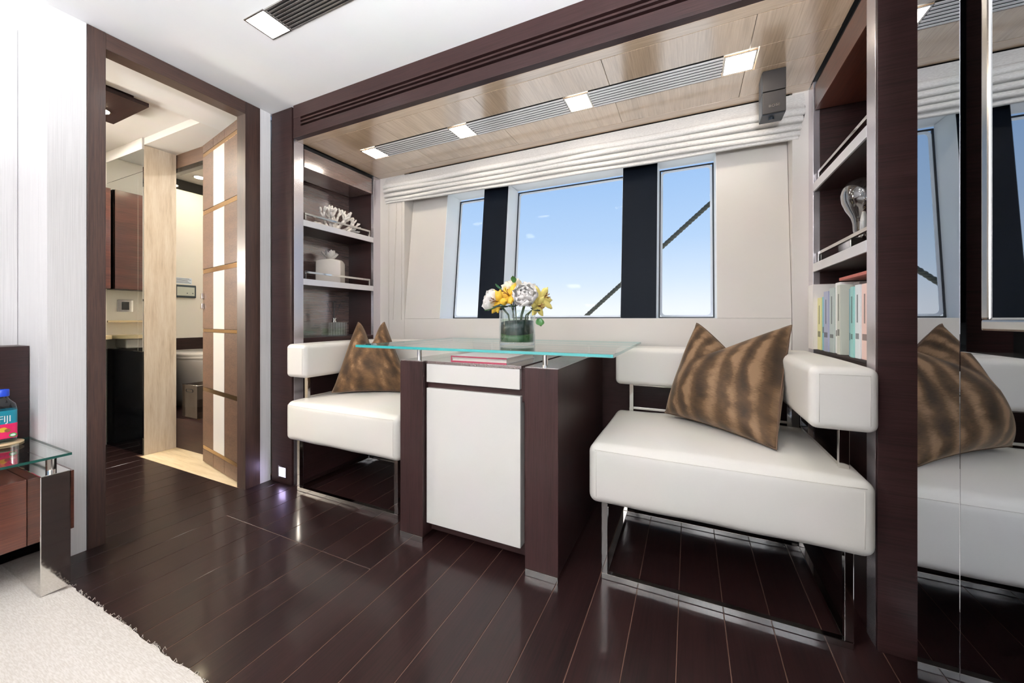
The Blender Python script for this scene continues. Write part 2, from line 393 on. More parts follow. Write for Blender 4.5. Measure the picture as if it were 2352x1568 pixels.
# ceiling downlights: one in view, the rest added unseen as fill
def downlight(cx, cy, label, lx=.118, ly=.116, lens='lens', z=ZC, name='ceiling_light', group=None):
    t = thing(name, (cx, cy, z), label, 'light', group)
    bm = BM()
    x0, x1, y0, y1 = cx-lx/2, cx+lx/2, cy-ly/2, cy+ly/2; w = .006
    for a in ((x0, x1, y0, y0+w), (x0, x1, y1-w, y1), (x0, x0+w, y0+w, y1-w), (x1-w, x1, y0+w, y1-w)): bx(bm, *a, z-.003, z+.002)
    obj('frame', bm, 'steel', t)
    box('lens', x0+w, x1-w, y0+w, y1-w, z-.001, z+.003, lens, t, 0)
    return t
def grille(name, x0, x1, y0, y1, z, nb, label, mat='steel', group=None):
    t = thing(name, ((x0+x1)/2, (y0+y1)/2, z), label, 'air vent', group)
    box('tray', x0, x1, y0, y1, z-.0006, z+.010, 'gap', t, 0)
    w = (y1-y0)/(nb*2+1)
    for i in range(nb+1):
        yy = y0+2*i*w
        box('slat', x0, x1, yy, yy+w, z-.004, z-.0006, mat, t, .0004, 1)
    return t
downlight(-1.495, .938, 'square chrome downlight set in the white ceiling above the dark floor')
grille('ceiling_vent', -1.433, -.75, .884, .994, ZC, 8, 'ribbed metal air vent running beside the ceiling downlight', 'steel')
for (cx, cy), lb in (((-.55, .30), 'added unseen fill downlight in the ceiling just above the camera'), ((-.55, -.8), 'added unseen fill downlight in the ceiling over the foot of the bed, window end'), ((-1.5, -.8), 'added unseen fill downlight in the ceiling over the middle of the bed'),
                     ((-1.5, -1.9), 'added unseen fill downlight in the ceiling over the far side of the bed'), ((-.55, -1.9), 'added unseen fill downlight in the ceiling by the opposite window')):
    downlight(cx, cy, lb, .2, .2, group='added fill downlights behind the camera')

# bed on the far side of the cabin; floor lamps added unseen as fill
bed = thing('bed', (-1.35, -1.1, 0), 'wide bed with white linen behind the camera', 'bed')
box('base', -2.28, -.42, -1.95, -.28, .05, .30, 'cream', bed, .01)
bm = BM(); rbox(bm, -2.28, -.40, -1.97, -.26, .301, .56, .06, 10); shade(obj('duvet', bm, 'white', bed, True), 60)
for y in (-1.5, -.7):
    bm = BM(); rbox(bm, -2.26, -1.86, y-.33, y+.33, .562, .70, .06, 8); shade(obj('cushion', bm, 'white', bed, True), 60)
for (x, y), lb in (((.17, -.42), 'opal uplighter floor lamp, added unseen behind the camera, nearest the mirrored wall'), ((.10, -1.60), 'opal uplighter floor lamp, added unseen behind the camera, at the foot of the bed'), ((-2.10, -2.28), 'opal uplighter floor lamp, added unseen behind the camera, in the far corner')):
    t = thing('fill', (x, y, 0), lb, 'lamp')
    cyl('base', (x, y), .12, .018, .034, 'steel', t, 28, .003); cyl('pole', (x, y), .011, .0345, 1.090, 'steel', t, 14)
    bm = BM(); lathe(bm, [(.012, 1.0905), (.09, 1.115), (.15, 1.16), (.175, 1.20), (.171, 1.20), (.146, 1.164), (.088, 1.120), (.010, 1.097)], (x, y, 0), 32, True); shade(obj('bowl', bm, 'opal', t, True), 50)
    cyl('glow_disc', (x, y), .140, 1.168, 1.176, 'shade', t, 28)
# ================================================================== alcove: beam, ceiling, posts
be = thing('beam', (-.7, YF, ZS), kind=S)
box('board', XL+.014, XR+.29, YF-.001, YF+.03, 1.985, ZC-.001, 'woodX', be, .001)
box('board', XL+.014, XR+.29, YF-.001, YF+.03, ZS, 1.9336, 'woodX', be, .001)
box('slat', XL+.072, XR+.29, YF-.001, YF+.03, 1.965, 1.973, 'woodX', be, .0006, 1)
box('slat', XL+.072, XR+.29, YF-.001, YF+.03, 1.9455, 1.9545, 'woodX', be, .0006, 1)
box('end_block', XL+.014, XL+.0715, YF, YF+.03, 1.9337, 1.9849, 'woodX', be, .0004, 1)
box('backing', -2.12, .75, YF+.031, YF+.06, ZS+.022, ZC+.05, 'gap', be, 0)

so = thing('ceiling_alcove', (-.7, 1.7, ZS), kind=S)
joints = [XL+.002, -1.42, -.86, -.30, .20, XR-.002]
box('panel', XL+.002, XR-.002, YF+.031, 1.432, ZS, ZS+.02, 'soffitX', so, .001)
for (y0, y1) in ((1.434, 1.604), (1.744, 1.934)):
    for a, b in zip(joints, joints[1:]): box('panel', a+.0008, b-.0008, y0, y1, ZS, ZS+.02, 'soffitY', so, .0008)
box('panel', XL+.002, -1.722, 1.606, 1.742, ZS, ZS+.02, 'soffitY', so, .0008)
box('panel', .232, XR-.002, 1.606, 1.742, ZS, ZS+.02, 'soffitY', so, .0008)
box('panel', XL+.002, XR-.002, 1.936, YB, ZS, ZS+.02, 'soffitX', so, .001)
tag(box('ceiling_void', -2.25, .78, YF+.062, 2.45, ZS+.022, ZS+.08, 'gap', None, 0), kind=S)
lamps = [(-1.672, 'leftmost of the four warm lamps in the alcove ceiling strip, by the coral shelf'), (-1.065, 'second warm lamp from the left in the alcove ceiling strip'),
         (-.450, 'third warm lamp from the left in the alcove ceiling strip'), (.174, 'rightmost warm lamp in the alcove ceiling strip, beside the speaker')]
for x, lb in lamps: downlight(x, 1.674, lb, .108, .122, 'lens2', ZS, 'alcove_light', 'lamps of the alcove ceiling strip')
for (a, b), lb in zip(((-1.616, -1.121), (-1.009, -.506), (-.394, .118)), ('leftmost slatted metal vent in the alcove ceiling strip', 'middle slatted metal vent in the alcove ceiling strip', 'rightmost slatted metal vent in the alcove ceiling strip')):
    grille('ceiling_vent', a, b, 1.613, 1.735, ZS, 6, lb, 'slat', 'vents of the alcove ceiling strip')

# ------------------------------------------------------------------ the two built-in bookcases
def bookcase(s, xf, label):
    """s=-1: left side, s=+1: right side; xf: plane of its open face; it reaches outwards along s"""
    X = lambda d: xf+s*d
    t = thing('bookcase', (X(.12), 1.68, 0), label, 'bookcase')
    ext = .171 if s < 0 else .30
    box('post', X(0), X(ext), YF, YF+.012, 0, ZC-.004, 'woodX', t, .0012)
    box('post_edge', X(0), X(.022), YF+.0123, 1.419, 0, ZS-.001 if s > 0 else ZC-.004, 'edge', t, .0012)
    box('post_edge', X(0), X(.022), 1.936, 2.0, 0, ZS-.001, 'edge', t, .0012)
    box('back_panel', X(.235), X(.245), YF+.046, 2.05, 0, ZS, 'jamb', t, 0)
    box('side_panel', X(.0225), X(.234), 1.397, 1.418, 0, ZS-.001, 'woodX', t, .0005)
    box('side_panel', X(.0225), X(.234), 1.937, 1.957, 0, ZS-.001, 'woodX', t, .0005)
    box('valance', X(.004), X(.20), 1.427, 1.925, 1.757, 1.858, 'redwood' if s > 0 else 'jamb', t, .001)
    box('valance_backing', X(.010), X(.20), 1.4185, 1.9365, 1.8585, ZS-.001, 'gap', t, 0)
    for z0, z1 in ((1.426, 1.460), (1.096, 1.130)):
        sh = box('shelf', X(.006), X(.234), 1.4185, 1.9365, z0, z1, 'woodY', t, .0005)
        box('edge_strip', X(-.0005), X(.0055), 1.4195, 1.9355, z0, z1, 'pale_edge', sh, .0006)
        bm = BM(); zz = z1
        for (y0, y1, a, b) in ((1.436, 1.446, zz, zz+.034), (1.910, 1.920, zz, zz+.034), (1.436, 1.920, zz+.0342, zz+.046)):
            bx(bm, min(X(.012), X(.022)), max(X(.012), X(.022)), y0, y1, a, b)
        bev(bm, .0012); obj('rail', bm, 'chrome', sh)
    box('shelf', X(.004), X(.234), 1.4185, 1.9365, .772, .797 if s < 0 else .782, 'woodY', t, .001)
    box('plinth', X(.006), X(.03), 1.4185, 1.9365, 0, .771, 'woodY', t, .0005)
    return t
bookcase(-1, XL, 'built-in dark wood bookcase with coral and diffuser on lit shelves')
bookcase(1, XR, 'built-in dark wood bookcase with books and bulb lamp, right of the window')

# ================================================================== window wall (leans outward towards the top)
SL = .11                                                   # outward lean
def yw(z): return YB+max(0, z-.907)*SL
WX0, WX1, WZ0, WZ1 = -1.449, .120, .907, 1.735
ww = thing('wall_window', (-.7, YB, 0), kind=S)
def leanbox(name, x0, x1, z0, z1, d0, d1, mat, parent, bevel=.001):
    bm = BM(); v = bx(bm, x0, x1, 0, 1, z0, z1)
    for q in v: q.co.y = yw(q.co.z)+(d0 if q.co.y < .5 else d1)
    bev(bm, bevel); return obj(name, bm, mat, parent)
PX0, PX1 = -1.735, .405
leanbox('panel', PX0, WX0, WZ0, 1.90, 0, .16, 'cream', ww)
leanbox('panel', WX1, PX1, WZ0, 1.90, 0, .16, 'cream', ww)
leanbox('panel', WX0, WX1, WZ1, 1.90, 0, .16, 'reveal', ww, 0)
box('panel', XL-.02, PX0-.0015, YB, YB+.25, 0, 1.90, 'cream', ww, .001)
box('panel', PX1+.0015, XR+.02, YB, YB+.25, 0, 1.90, 'cream', ww, .001)
box('panel', PX0, PX1, YB, YB+.17, .762, WZ0-.0006, 'cream', ww, .001)
box('panel', PX0, PX1, YB+.004, YB+.17, 0, .760, 'woodX', ww, .001)
box('sill', WX0, WX1, YB+.001, YB+.19, .880, WZ0+.0002, 'reveal', ww, 0)
for x0, x1 in ((WX0-.002, WX0+.002), (WX1-.002, WX1+.002)): leanbox('reveal', x0, x1, WZ0, WZ1, .0005, .165, 'reveal', ww, 0)
box('outer_skin', XL-.3, XR+.35, 2.255, 2.30, 0, .900, 'cream', ww, 0)
wi = thing('window_1', (-.66, 2.15, WZ0), kind=S)
MUL = ((-1.170, -1.004), (-.319, -.147))
for a, b in MUL:
    mu = leanbox('mullion', a, b, WZ0+.0005, WZ1-.001, .001, .150, 'mullion', wi, .002)
    leanbox('mullion_cheek', b-.0005, b+.0012, WZ0+.001, WZ1-.002, .006, .149, 'reveal', mu, 0)
    leanbox('mullion_cheek', a-.0012, a+.0005, WZ0+.001, WZ1-.002, .006, .149, 'reveal', mu, 0)
def frame_ring(name, x0, x1, z0, z1, w, rad, d0, d1, mat, parent):
    bm = BM(); n = 6
    def loop(ins, r, d):
        pts = []
        for cx, cz, a0 in ((x1-ins-r, z1-ins-r, 0), (x0+ins+r, z1-ins-r, 90), (x0+ins+r, z0+ins+r, 180), (x1-ins-r, z0+ins+r, 270)):
            for i in range(n+1):
                a = math.radians(a0+90*i/n); pts.append((cx+r*math.cos(a), cz+r*math.sin(a)))
        return [bm.verts.new((x, yw(z)+d, z)) for x, z in pts]
    A, B, C, D = loop(0, rad, d0), loop(w, max(.001, rad-w*.3), d0), loop(0, rad, d1), loop(w, max(.001, rad-w*.3), d1)
    m = len(A)
    for i in range(m):
        j = (i+1) % m
        bm.faces.new((A[i], A[j], B[j], B[i])); bm.faces.new((C[i], D[i], D[j], C[j])); bm.faces.new((B[i], B[j], D[j], D[i])); bm.faces.new((A[i], C[i], C[j], A[j]))
    return obj(name, bm, mat, parent)
for a, b in ((WX0+.002, MUL[0][0]-.001), (MUL[0][1]+.001, MUL[1][0]-.001), (MUL[1][1]+.001, WX1-.002)):
    z1 = WZ1-.012
    p = leanbox('pane', a, b, WZ0+.001, z1, .158, .166, 'pane', wi, 0)
    frame_ring('gasket', a, b, WZ0+.001, z1, .007, .003, .150, .157, 'gasket', p)
    frame_ring('frit_border', a+.0065, b-.0065, WZ0+.0065, z1-.007, .011, .022, .1532, .157, 'frit', p)

# ------------------------------------------------------------------ mooring rope outside the window
bm = BM(); A, B = Vector((-1.15, 3.2, .616)), Vector((.75, 3.2, 2.312)); L_ = (B-A); d = L_.normalized(); u = d.cross(Vector((0, 1, 0))).normalized(); v = d.cross(u)
for s_ in range(3):
    pts = []
    for i in range(401):
        t_ = i/400; ph = 2*math.pi*(t_*L_.length/.085+s_/3); pts.append(A+L_*t_+.0085*(math.cos(ph)*u+math.sin(ph)*v))
    tube(bm, pts, .0098, 6)
M['rope'] = plain('dark_rope', (96, 96, 84), .8)
tag(obj('mooring_rope', bm, 'rope', None, True), 'dark twisted rope slanting across the sky outside the window', 'rope')

# ------------------------------------------------------------------ roman blind
def blind():
    prof = [(2.020, 1.876, 0, 0), (1.999, 1.874, 0, 0), (1.990, 1.850, 0, 0), (1.981, 1.826, 0, .3), (1.975, 1.806, 0, .6)]
    def lobe(zt, zb, y_, dep, k):
        for i in range(1, 9):
            a = math.pi*i/9; prof.append((y_-dep*math.sin(a)**.6, zt+(zb-zt)*(1-math.cos(a))/2-.003*math.sin(a), k, 1))
        prof.append((y_+.012, zb+.0025, k, 1))
    lobe(1.806, 1.772, 1.976, .020, 1); lobe(1.772, 1.744, 1.982, .020, 2); lobe(1.744, 1.718, 1.988, .019, 3); lobe(1.718, 1.694, 1.994, .017, 4); lobe(1.694, 1.676, 2.001, .010, 5)
    prof.append((2.016, 1.69, 5, 1)); prof.append((2.019, 1.80, 5, .5))
    t = thing('roman_blind', (-.72, 2.0, 1.68), 'off-white linen roman blind drawn up in folds above the window', 'blind')
    bm = BM(); N = 110; x0, x1 = -1.895, .448; rows = []
    rnd = random.Random(3); ph = [rnd.uniform(0, 6) for _ in range(12)]
    for i in range(N+1):
        x = x0+(x1-x0)*i/N; row = []
        for y, z, k, w in prof:
            dz = w*(.0030*math.sin(x*3.3+ph[k])+.0018*math.sin(x*9.1+ph[k+5])); dy = w*.003*math.sin(x*5.1+ph[k+3])
            sag = .020*w*(x1-x)/(x1-x0)
            e_ = min(1, (x-x0)/.04, (x1-x)/.04); tuck = (1-e_)*.006*w
            row.append(bm.verts.new((x-(.004*k if i == N else 0), y+dy+tuck, z+dz+sag)))
        rows.append(row)
    for a, b in zip(rows, rows[1:]):
        for j in range(len(prof)-1): bm.faces.new((a[j], b[j], b[j+1], a[j+1]))
    for r_ in (rows[0], rows[-1]): bm.faces.new(r_)
    shade(obj('fabric', bm, 'blind', t, True), 50)
    for xs in ((-1.868, -1.868), (-1.80, -1.83), (-1.755, -1.758)):
        bm = BM(); tube(bm, [(xs[0], 1.994, 1.70), ((xs[0]+xs[1])/2, 1.9935, 1.3), (xs[1], 1.994, .80 if xs[0] < -1.8 else .90)], .0012, 6); obj('cord', bm, 'thread', t, True)
blind()

# ------------------------------------------------------------------ loudspeaker under the alcove ceiling
M['spk'] = plain('speaker_grille', (34, 29, 28), .75, bump=.5, bscale=900); M['spkb'] = plain('speaker_case', (40, 48, 58), .35)
t = thing('loudspeaker', (.302, 1.81, 1.704), 'small dark twin-cube loudspeaker hanging from the alcove ceiling beside the blind', 'speaker')
for z0, z1 in ((1.796, 1.8795), (1.709, 1.7945)):
    c_ = box('cube', .263, .342, 1.780, 1.858, z0, z1, 'spkb', t, .004, 3)
    box('grille', .2640, .3410, 1.7705, 1.7798, z0+.001, z1-.001, 'spk', c_, .0025, 2)
cyl('connector', (.300, 1.815), .010, 1.700, 1.7088, 'spkb', t, 14)
textmesh('BOSE', .016, 'steel', 'lettering', t, lambda x, y, z: (.303+x, 1.7700-z, 1.737+y*.9+x*.05), spacing=1.05)
# ================================================================== right wall: smoked mirror panels with the television niche
wr_ = thing('wall_right', (XM, .4, 0), kind=S)
XM, YM, NY = .404, 1.003, .875                             # the mirrored cabinet stands nearer than the bookcase post
box('mirror_panel', XM, XM+.008, NY+.0006, YM, 0, ZC-.001, 'dmirror', wr_, .0006, 1)
box('mirror_panel', XM, XM+.008, -.60, NY-.0006, 0, .848, 'dmirror', wr_, .0006, 1)
box('mirror_panel', XM, XM+.008, -.90, -.601, 0, ZC-.001, 'dmirror', wr_, .0006, 1)
box('niche_back', .520, .54, -.90, YM, 0, ZC-.001, 'gap', wr_, 0)
box('niche_shelf', XM+.0085, .519, -.60, NY-.001, .836, .848, 'steel', wr_, .0005)
box('cabinet_end', XM+.0085, .77, YM-.022, YM, 0, ZC-.001, 'woodX', wr_, .001)
box('wall_panel', XM, .64, -2.7, -.901, 0, ZC, 'cream', wr_, 0)
box('wall_panel', .76, .80, YM, YF+.02, 0, ZC, 'cream', wr_, 0)
tv = thing('television', (.40, .15, .87), 'wall television with silver frame in the smoked mirror niche at the right edge', 'television')
ty0, ty1, tz0, tz1 = -.58, .794, .884, 1.86
bm = BM()
for a in ((ty0, ty1, tz0, tz0+.016), (ty0, ty1, tz1-.016, tz1), (ty0, ty0+.016, tz0+.016, tz1-.016), (ty1-.016, ty1, tz0+.016, tz1-.016)): bx(bm, .388, .402, *a)
bev(bm, .003); obj('frame', bm, 'steel', tv)
box('screen', .3905, .4015, ty0+.016, ty1-.016, tz0+.016, tz1-.016, 'dmirror', tv, 0)
box('housing', .4025, .480, ty0+.02, ty1-.02, tz0+.01, tz1-.01, 'black', tv, .004)

# ================================================================== the two corner armchairs
def chair(cx, s, label):
    t = thing('corner_armchair', (cx, 1.56, 0), label, 'armchair')
    X = lambda d: cx+s*d                                   # s=+1: side cushion on the right
    def B(name, a, b, *r, **k): return box(name, min(X(a), X(b)), max(X(a), X(b)), *r, **k)
    def crown(p, u, h):
        q = p.copy()
        if u.z > .3: q.z += .030*(1-u.x**2)*(1-u.y**2)**.8*1.0
        ed = max(0, 1-abs(u.z)**3)
        q.y -= ed*.010*(1-u.x**2) if u.y < 0 else 0
        q.z += .0016*math.sin(u.x*9+u.y*4)*(1-u.z*u.z*.3)
        return q
    bm = BM(); rbox(bm, cx-.380, cx+.380, 1.285, 1.855, .272, .474, .030, 16, crown)
    seat = shade(obj('seat', bm, 'leather', t, True), 80)
    # stitched seam round the front and the sides of the seat
    bm = BM(); zz = .4585
    pts = [(cx-.355+.71*i/14, 1.2822-.0078*(1-(2*i/14-1)**2), zz) for i in range(15)]
    tube(bm, pts, .0009, 6); obj('seam', bm, 'thread', seat, True)
    for sx in (-1, 1):
        bm = BM(); tube(bm, [(cx+sx*.351, 1.2842, .300), (cx+sx*.351, 1.2830, .37), (cx+sx*.351, 1.2838, .452)], .0008, 6); obj('seam', bm, 'thread', seat, True)
    def puff(p, u, h):
        q = p.copy(); q.z += (.006 if u.z > 0 else -.002)*(1-u.x**2)*(1-u.y**2); return q
    a, b = sorted((X(.236), X(.386)))
    bm = BM(); rbox(bm, a, b, 1.292, 1.860, .600, .772, .022, 12, puff); ar = shade(obj('armrest', bm, 'leather', t, True), 80)
    bm = BM(); tube(bm, [(a+.021, 1.2918, .620), (a+.021, 1.2918, .752), (b-.021, 1.2918, .752), (b-.021, 1.2918, .620)], .0008, 6); obj('seam', bm, 'thread', ar, True)
    a, b = sorted((X(-.375), X(.386)))
    bm = BM(); rbox(bm, a, b, 1.790, 1.945, .602, .772, .022, 12, puff); shade(obj('backrest', bm, 'leather', t, True), 80)
    # chrome sled base
    bm = BM(); w = .020; fx = .341
    for sx in (-1, 1):
        x0, x1 = cx+sx*fx-(w if sx > 0 else 0), cx+sx*fx+(w if sx < 0 else 0)
        bx(bm, x0, x1, 1.325, 1.345, .0205, .275); bx(bm, x0, x1, 1.800, 1.820, .0205, .275); bx(bm, x0, x1, 1.3455, 1.7995, .0005, .020)
    bx(bm, cx-fx, cx+fx, 1.325, 1.345, .0005, .020); bx(bm, cx-fx, cx+fx, 1.800, 1.820, .0005, .020)
    bev(bm, .0012); obj('sled_base', bm, 'chrome', t)
    # flat chrome bars carrying the cushions
    def loop(name, pts, w2):
        bm = BM()
        for p in pts: bx(bm, *p)
        bev(bm, .001); obj(name, bm, 'chrome', t)
    xs = sorted((X(.322), X(.346)))
    loop('arm_support', [(xs[0], xs[1], 1.372, 1.388, .470, .606), (xs[0], xs[1], 1.389, 1.800, .482, .492), (xs[0], xs[1], 1.389, 1.800, .594, .604), (xs[0], xs[1], 1.784, 1.800, .4925, .5935)], 0)
    yb = (1.836, 1.852)
    x0, x1 = sorted((X(-.318), X(-.300))); x2 = X(.29); xa, xb = sorted((X(-.2995), x2))
    loop('back_support', [(x0, x1, *yb, .462, .606), (xa, xb, *yb, .484, .495), (xa, xb, *yb, .594, .605), (min(x2, x2+s*.016), max(x2, x2+s*.016), *yb, .465, .606)], 0)
    return t
chair(.066, 1, 'white leather corner armchair on chrome base, right of the table')
chair(-1.530, -1, 'white leather corner armchair on chrome base, left of the table by the shelves')

# ------------------------------------------------------------------ pillows
def pillow(BL, BR, TL, TR, front, label, mat, vu=0., depth=.17, th=.075, asym=0., vw=.34, seed=0, pw_=1.25):
    """corner points in the world; a chopped-in top edge at vu; front: rough direction the pillow faces"""
    BL, BR, TL, TR = map(Vector, (BL, BR, TL, TR)); rnd = random.Random(seed)
    bm = BM(); uvl = bm.loops.layers.uv.new('UVMap'); N = 44
    nrm = ((BR-BL).cross(TL-BL)).normalized()
    if nrm.dot(Vector(front)) < 0: nrm = -nrm
    up = ((TL+TR)-(BL+BR)).normalized()
    ph = [rnd.uniform(0, 6) for _ in range(6)]
    def surf(u, v, side):
        # edges pulled in between the pointed corners
        pu = u*(1-.045*(1-v*v)) ; pv = v*(1-.045*(1-u*u))
        a, b = (pu+1)/2, (pv+1)/2
        p = BL*(1-a)*(1-b)+BR*a*(1-b)+TL*(1-a)*b+TR*a*b
        e_ = max(0, (1-u*u))**.55*max(0, (1-v*v))**.55
        low = 1+.25*max(0, -v)
        t_ = th*e_*low
        c0 = max(-.8, min(.8, vu+asym*(1-v)*.5)); chop = ((1-u)/(1-c0) if u > c0 else (1+u)/(1+c0))**pw_; chop *= 1-.0*vw
        top = max(0, v)**1.3
        p = p-up*depth*chop*top                            # valley in the top edge
        t_ *= (1-.45*chop*max(0, v+.2))
        t_ += .004*math.sin(5*u+ph[0])*math.sin(4*v+ph[1])*e_
        return p+nrm*t_*side
    def sgnpow(t): return math.copysign(abs(t)**.8, t)
    G = {}
    for side in (1, -1):
        for i in range(N+1):
            for j in range(N+1):
                u, v = sgnpow(2*i/N-1), sgnpow(2*j/N-1)
                if side < 0 and (i in (0, N) or j in (0, N)): G[side, i, j] = G[1, i, j]
                else: G[side, i, j] = bm.verts.new(surf(u, v, side))
    for side in (1, -1):
        for i in range(N):
            for j in range(N):
                q = [(i, j), (i+1, j), (i+1, j+1), (i, j+1)]
                f = bm.faces.new([G[side, a, b] for a, b in (q if side > 0 else q[::-1])])
                for lp, (a, b) in zip(f.loops, (q if side > 0 else q[::-1])): lp[uvl].uv = (a/N, b/N)
    # piping along the seam
    t = obj('pillow', bm, mat, None, True); tag(t, label, 'pillow')
    ring = [surf(sgnpow(2*i/N-1), -1, 1) for i in range(N)]+[surf(1, sgnpow(2*j/N-1), 1) for j in range(N)]+[surf(-sgnpow(2*i/N-1), 1, 1) for i in range(N)]+[surf(-1, -sgnpow(2*j/N-1), 1) for j in range(N)]
    bm = BM(); tube(bm, ring+[ring[0]], .0022, 6, False)
    M['piping'] = M.get('piping') or plain('pillow_piping', (84, 60, 42), .7)
    obj('piping', bm, 'piping', t, True)
    return t
pillow((-.09, 1.700, .512), (.245, 1.400, .500), (.030, 1.780, .886), (.352, 1.735, .880), (-.4, -.9, .2), 'brown striped velvet pillow with a dented top on the right armchair', 'velvet', -.12, .115, .115, -.6, .34, 2, 1.2)
pillow((-1.752, 1.440, .505), (-1.36, 1.640, .505), (-1.800, 1.665, .886), (-1.640, 1.715, .886), (.5, -.85, .2), 'mottled brown velvet pillow with a dented top on the left armchair', 'velvet2', .05, .21, .110, 0, .21, 5, 2.0)

# ================================================================== table
tb = thing('table', (-.745, 1.58, 0), 'dark wood pedestal table with white door, drawer and clear glass top', 'table')
ZT = .7335
for x0, x1 in ((-1.088, -.972), (-.524, -.402)):
    box('slab_cap', x0, x1, 1.228, 1.960, ZT-.0028, ZT, 'jamb', tb, .0008)
    p = box('side_slab', x0, x1, 1.228, 1.960, .024, ZT-.003, 'woodZ', tb, .0012)
    box('foot_plate', x0+.001, x1-.001, 1.226, 1.959, 0, .0238, 'chrome', p, .001)
bd = box('body', -.9715, -.5245, 1.285, 1.958, .030, .722, 'woodX', tb, .0006)
box('top_panel', -.9705, -.5445, 1.2435, 1.958, .7225, ZT, 'jamb', tb, .0008)
box('rail', -.9715, -.5245, 1.262, 1.2848, .600, .722, 'woodX', tb, .0006)
dr = box('drawer', -.966, -.552, 1.2450, 1.2845, .6475, .7215, 'whitelac', tb, .0012)
do = box('door', -.966, -.549, 1.2450, 1.2845, .076, .6235, 'whitelac', tb, .0015)
bm = BM(); v = bx(bm, -1.331, -.215, 1.216, 1.975, .7785, .7905)
bm.normal_update()
for f in bm.faces: f.material_index = 0 if abs(f.normal.z) > .5 else 1
bmesh.ops.bevel(bm, geom=[e_ for e_ in bm.edges], offset=.0012, segments=1, affect='EDGES')
obj('glass_top', bm, ['tglass', 'tedge'], tb)
for x, y in ((-.460, 1.262), (-1.010, 1.256), (-.460, 1.90), (-1.010, 1.90)): cyl('standoff', (x, y), .0095, ZT, .7783, 'chrome', tb, 20)

# red-covered album on the table body, under the glass
M['redcover'] = plain('raspberry_cover', (164, 52, 78), .4); M['paper'] = plain('page_block', (236, 230, 222), .7); M['coverw'] = plain('pale_cover', (226, 220, 218), .35)
bk = thing('album', (-.73, 1.40, ZT), 'pale hardcover album with raspberry red spine lying under the glass top', 'book')
box('cover', -.857, -.612, 1.262, 1.540, ZT+.0002, ZT+.0042, 'coverw', bk, .0006)
box('pages', -.853, -.616, 1.268, 1.536, ZT+.0043, ZT+.0197, 'paper', bk, .0004)
box('cover', -.857, -.612, 1.262, 1.540, ZT+.0198, ZT+.0238, 'coverw', bk, .0006)
bm = BM()
bx(bm, -.8575, -.6115, 1.2595, 1.2617, ZT+.0002, ZT+.0050); bx(bm, -.8575, -.6115, 1.2595, 1.2617, ZT+.0190, ZT+.0238); bx(bm, -.8575, -.8530, 1.2595, 1.2617, ZT+.0051, ZT+.0189)
obj('spine_edge', bm, 'redcover', bk)

# ------------------------------------------------------------------ vase and flowers
VC = (-.690, 1.530, .791)
M['water'] = glass('vase_water', (.86, .93, .90), .02, power=5); M['leafg'] = plain('green_leaf', (46, 98, 40), .4, coat=.2); M['leafd'] = plain('dark_leaf', (30, 54, 40), .4, coat=.2)
M['leafwrap'] = plain('leaf_wrap', (34, 84, 34), .35, coat=.3); M['leafwrap2'] = plain('dark_leaf_wrap', (20, 46, 40), .35, coat=.3)
va = thing('vase', VC, 'clear glass cylinder vase lined with green leaves on the glass table', 'vase')
R_, H_ = .080, .150
bm = BM(); lathe(bm, [(0, 0), (R_-.003, 0), (R_, .003), (R_, H_), (R_-.002, H_+.001), (R_-.004, H_), (R_-.004, .012), (0, .012)], VC, 40, False); shade(obj('glass', bm, 'vglass', va, True), 50)
def band(name, r, zs, mat):
    bm = BM(); n = 40; A, B, A2, B2 = [], [], [], []
    for k in range(n):
        a = 2*math.pi*k/n; z0, z1 = zs(a); ca, sa = math.cos(a), math.sin(a)
        for lst, rr, zz in ((A, r, z0), (B, r, z1), (A2, r-.0012, z0), (B2, r-.0012, z1)): lst.append(bm.verts.new((VC[0]+rr*ca, VC[1]+rr*sa, VC[2]+zz)))
    for k in range(n):
        j = (k+1) % n
        bm.faces.new((A[k], A[j], B[j], B[k])); bm.faces.new((A2[k], B2[k], B2[j], A2[j])); bm.faces.new((B[k], B[j], B2[j], B2[k])); bm.faces.new((A[k], A2[k], A2[j], A[j]))
    obj(name, bm, mat, va, True)
band('leaf_wrap', R_-.0052, lambda a: (.014, .046+.004*math.sin(2*a+1)), 'leafwrap')
band('leaf_wrap', R_-.0068, lambda a: (.040, .098+.010*math.sin(a+2.4)), 'leafwrap2')
bm = BM(); lathe(bm, [(0, .0125), (R_-.009, .0125), (R_-.009, .112), (0, .112)], VC, 32, False); obj('water', bm, 'water', va)

def petal(bm, base, dirv, up, L, Wd, curl, cup, n=6, m=6, frill=0, tip=1.0, rnd=random):
    """one curved petal patch from base along dirv, curling towards up"""
    dirv = Vector(dirv).normalized(); up = Vector(up); up = (up-dirv*up.dot(dirv)).normalized(); side = dirv.cross(up)
    G = []; ph = rnd.uniform(0, 6)
    for i in range(n+1):
        t_ = i/n; ang = curl*t_
        c_ = base+L*((math.sin(ang)/curl if abs(curl) > 1e-3 else t_)*dirv+((1-math.cos(ang))/curl if abs(curl) > 1e-3 else 0)*up)
        w = Wd*(math.sin(math.pi*min(1, (t_*.86+.07)))**(.7))*(1 if t_ < .8 else (1-(t_-.8)*tip*4.2))
        nn = up*math.cos(ang)-dirv*math.sin(ang)
        row = []
        for j in range(m+1):
            s_ = 2*j/m-1
            row.append(bm.verts.new(c_+side*w*s_+nn*(cup*Wd*s_*s_+frill*math.sin(s_*7+ph)*t_*t_)))
        G.append(row)
    for a, b in zip(G, G[1:]):
        for j in range(m): bm.faces.new((a[j], a[j+1], b[j+1], b[j]))
def solid(o, th=.0006):
    md = o.modifiers.new('thickness', 'SOLIDIFY'); md.thickness = th; return o
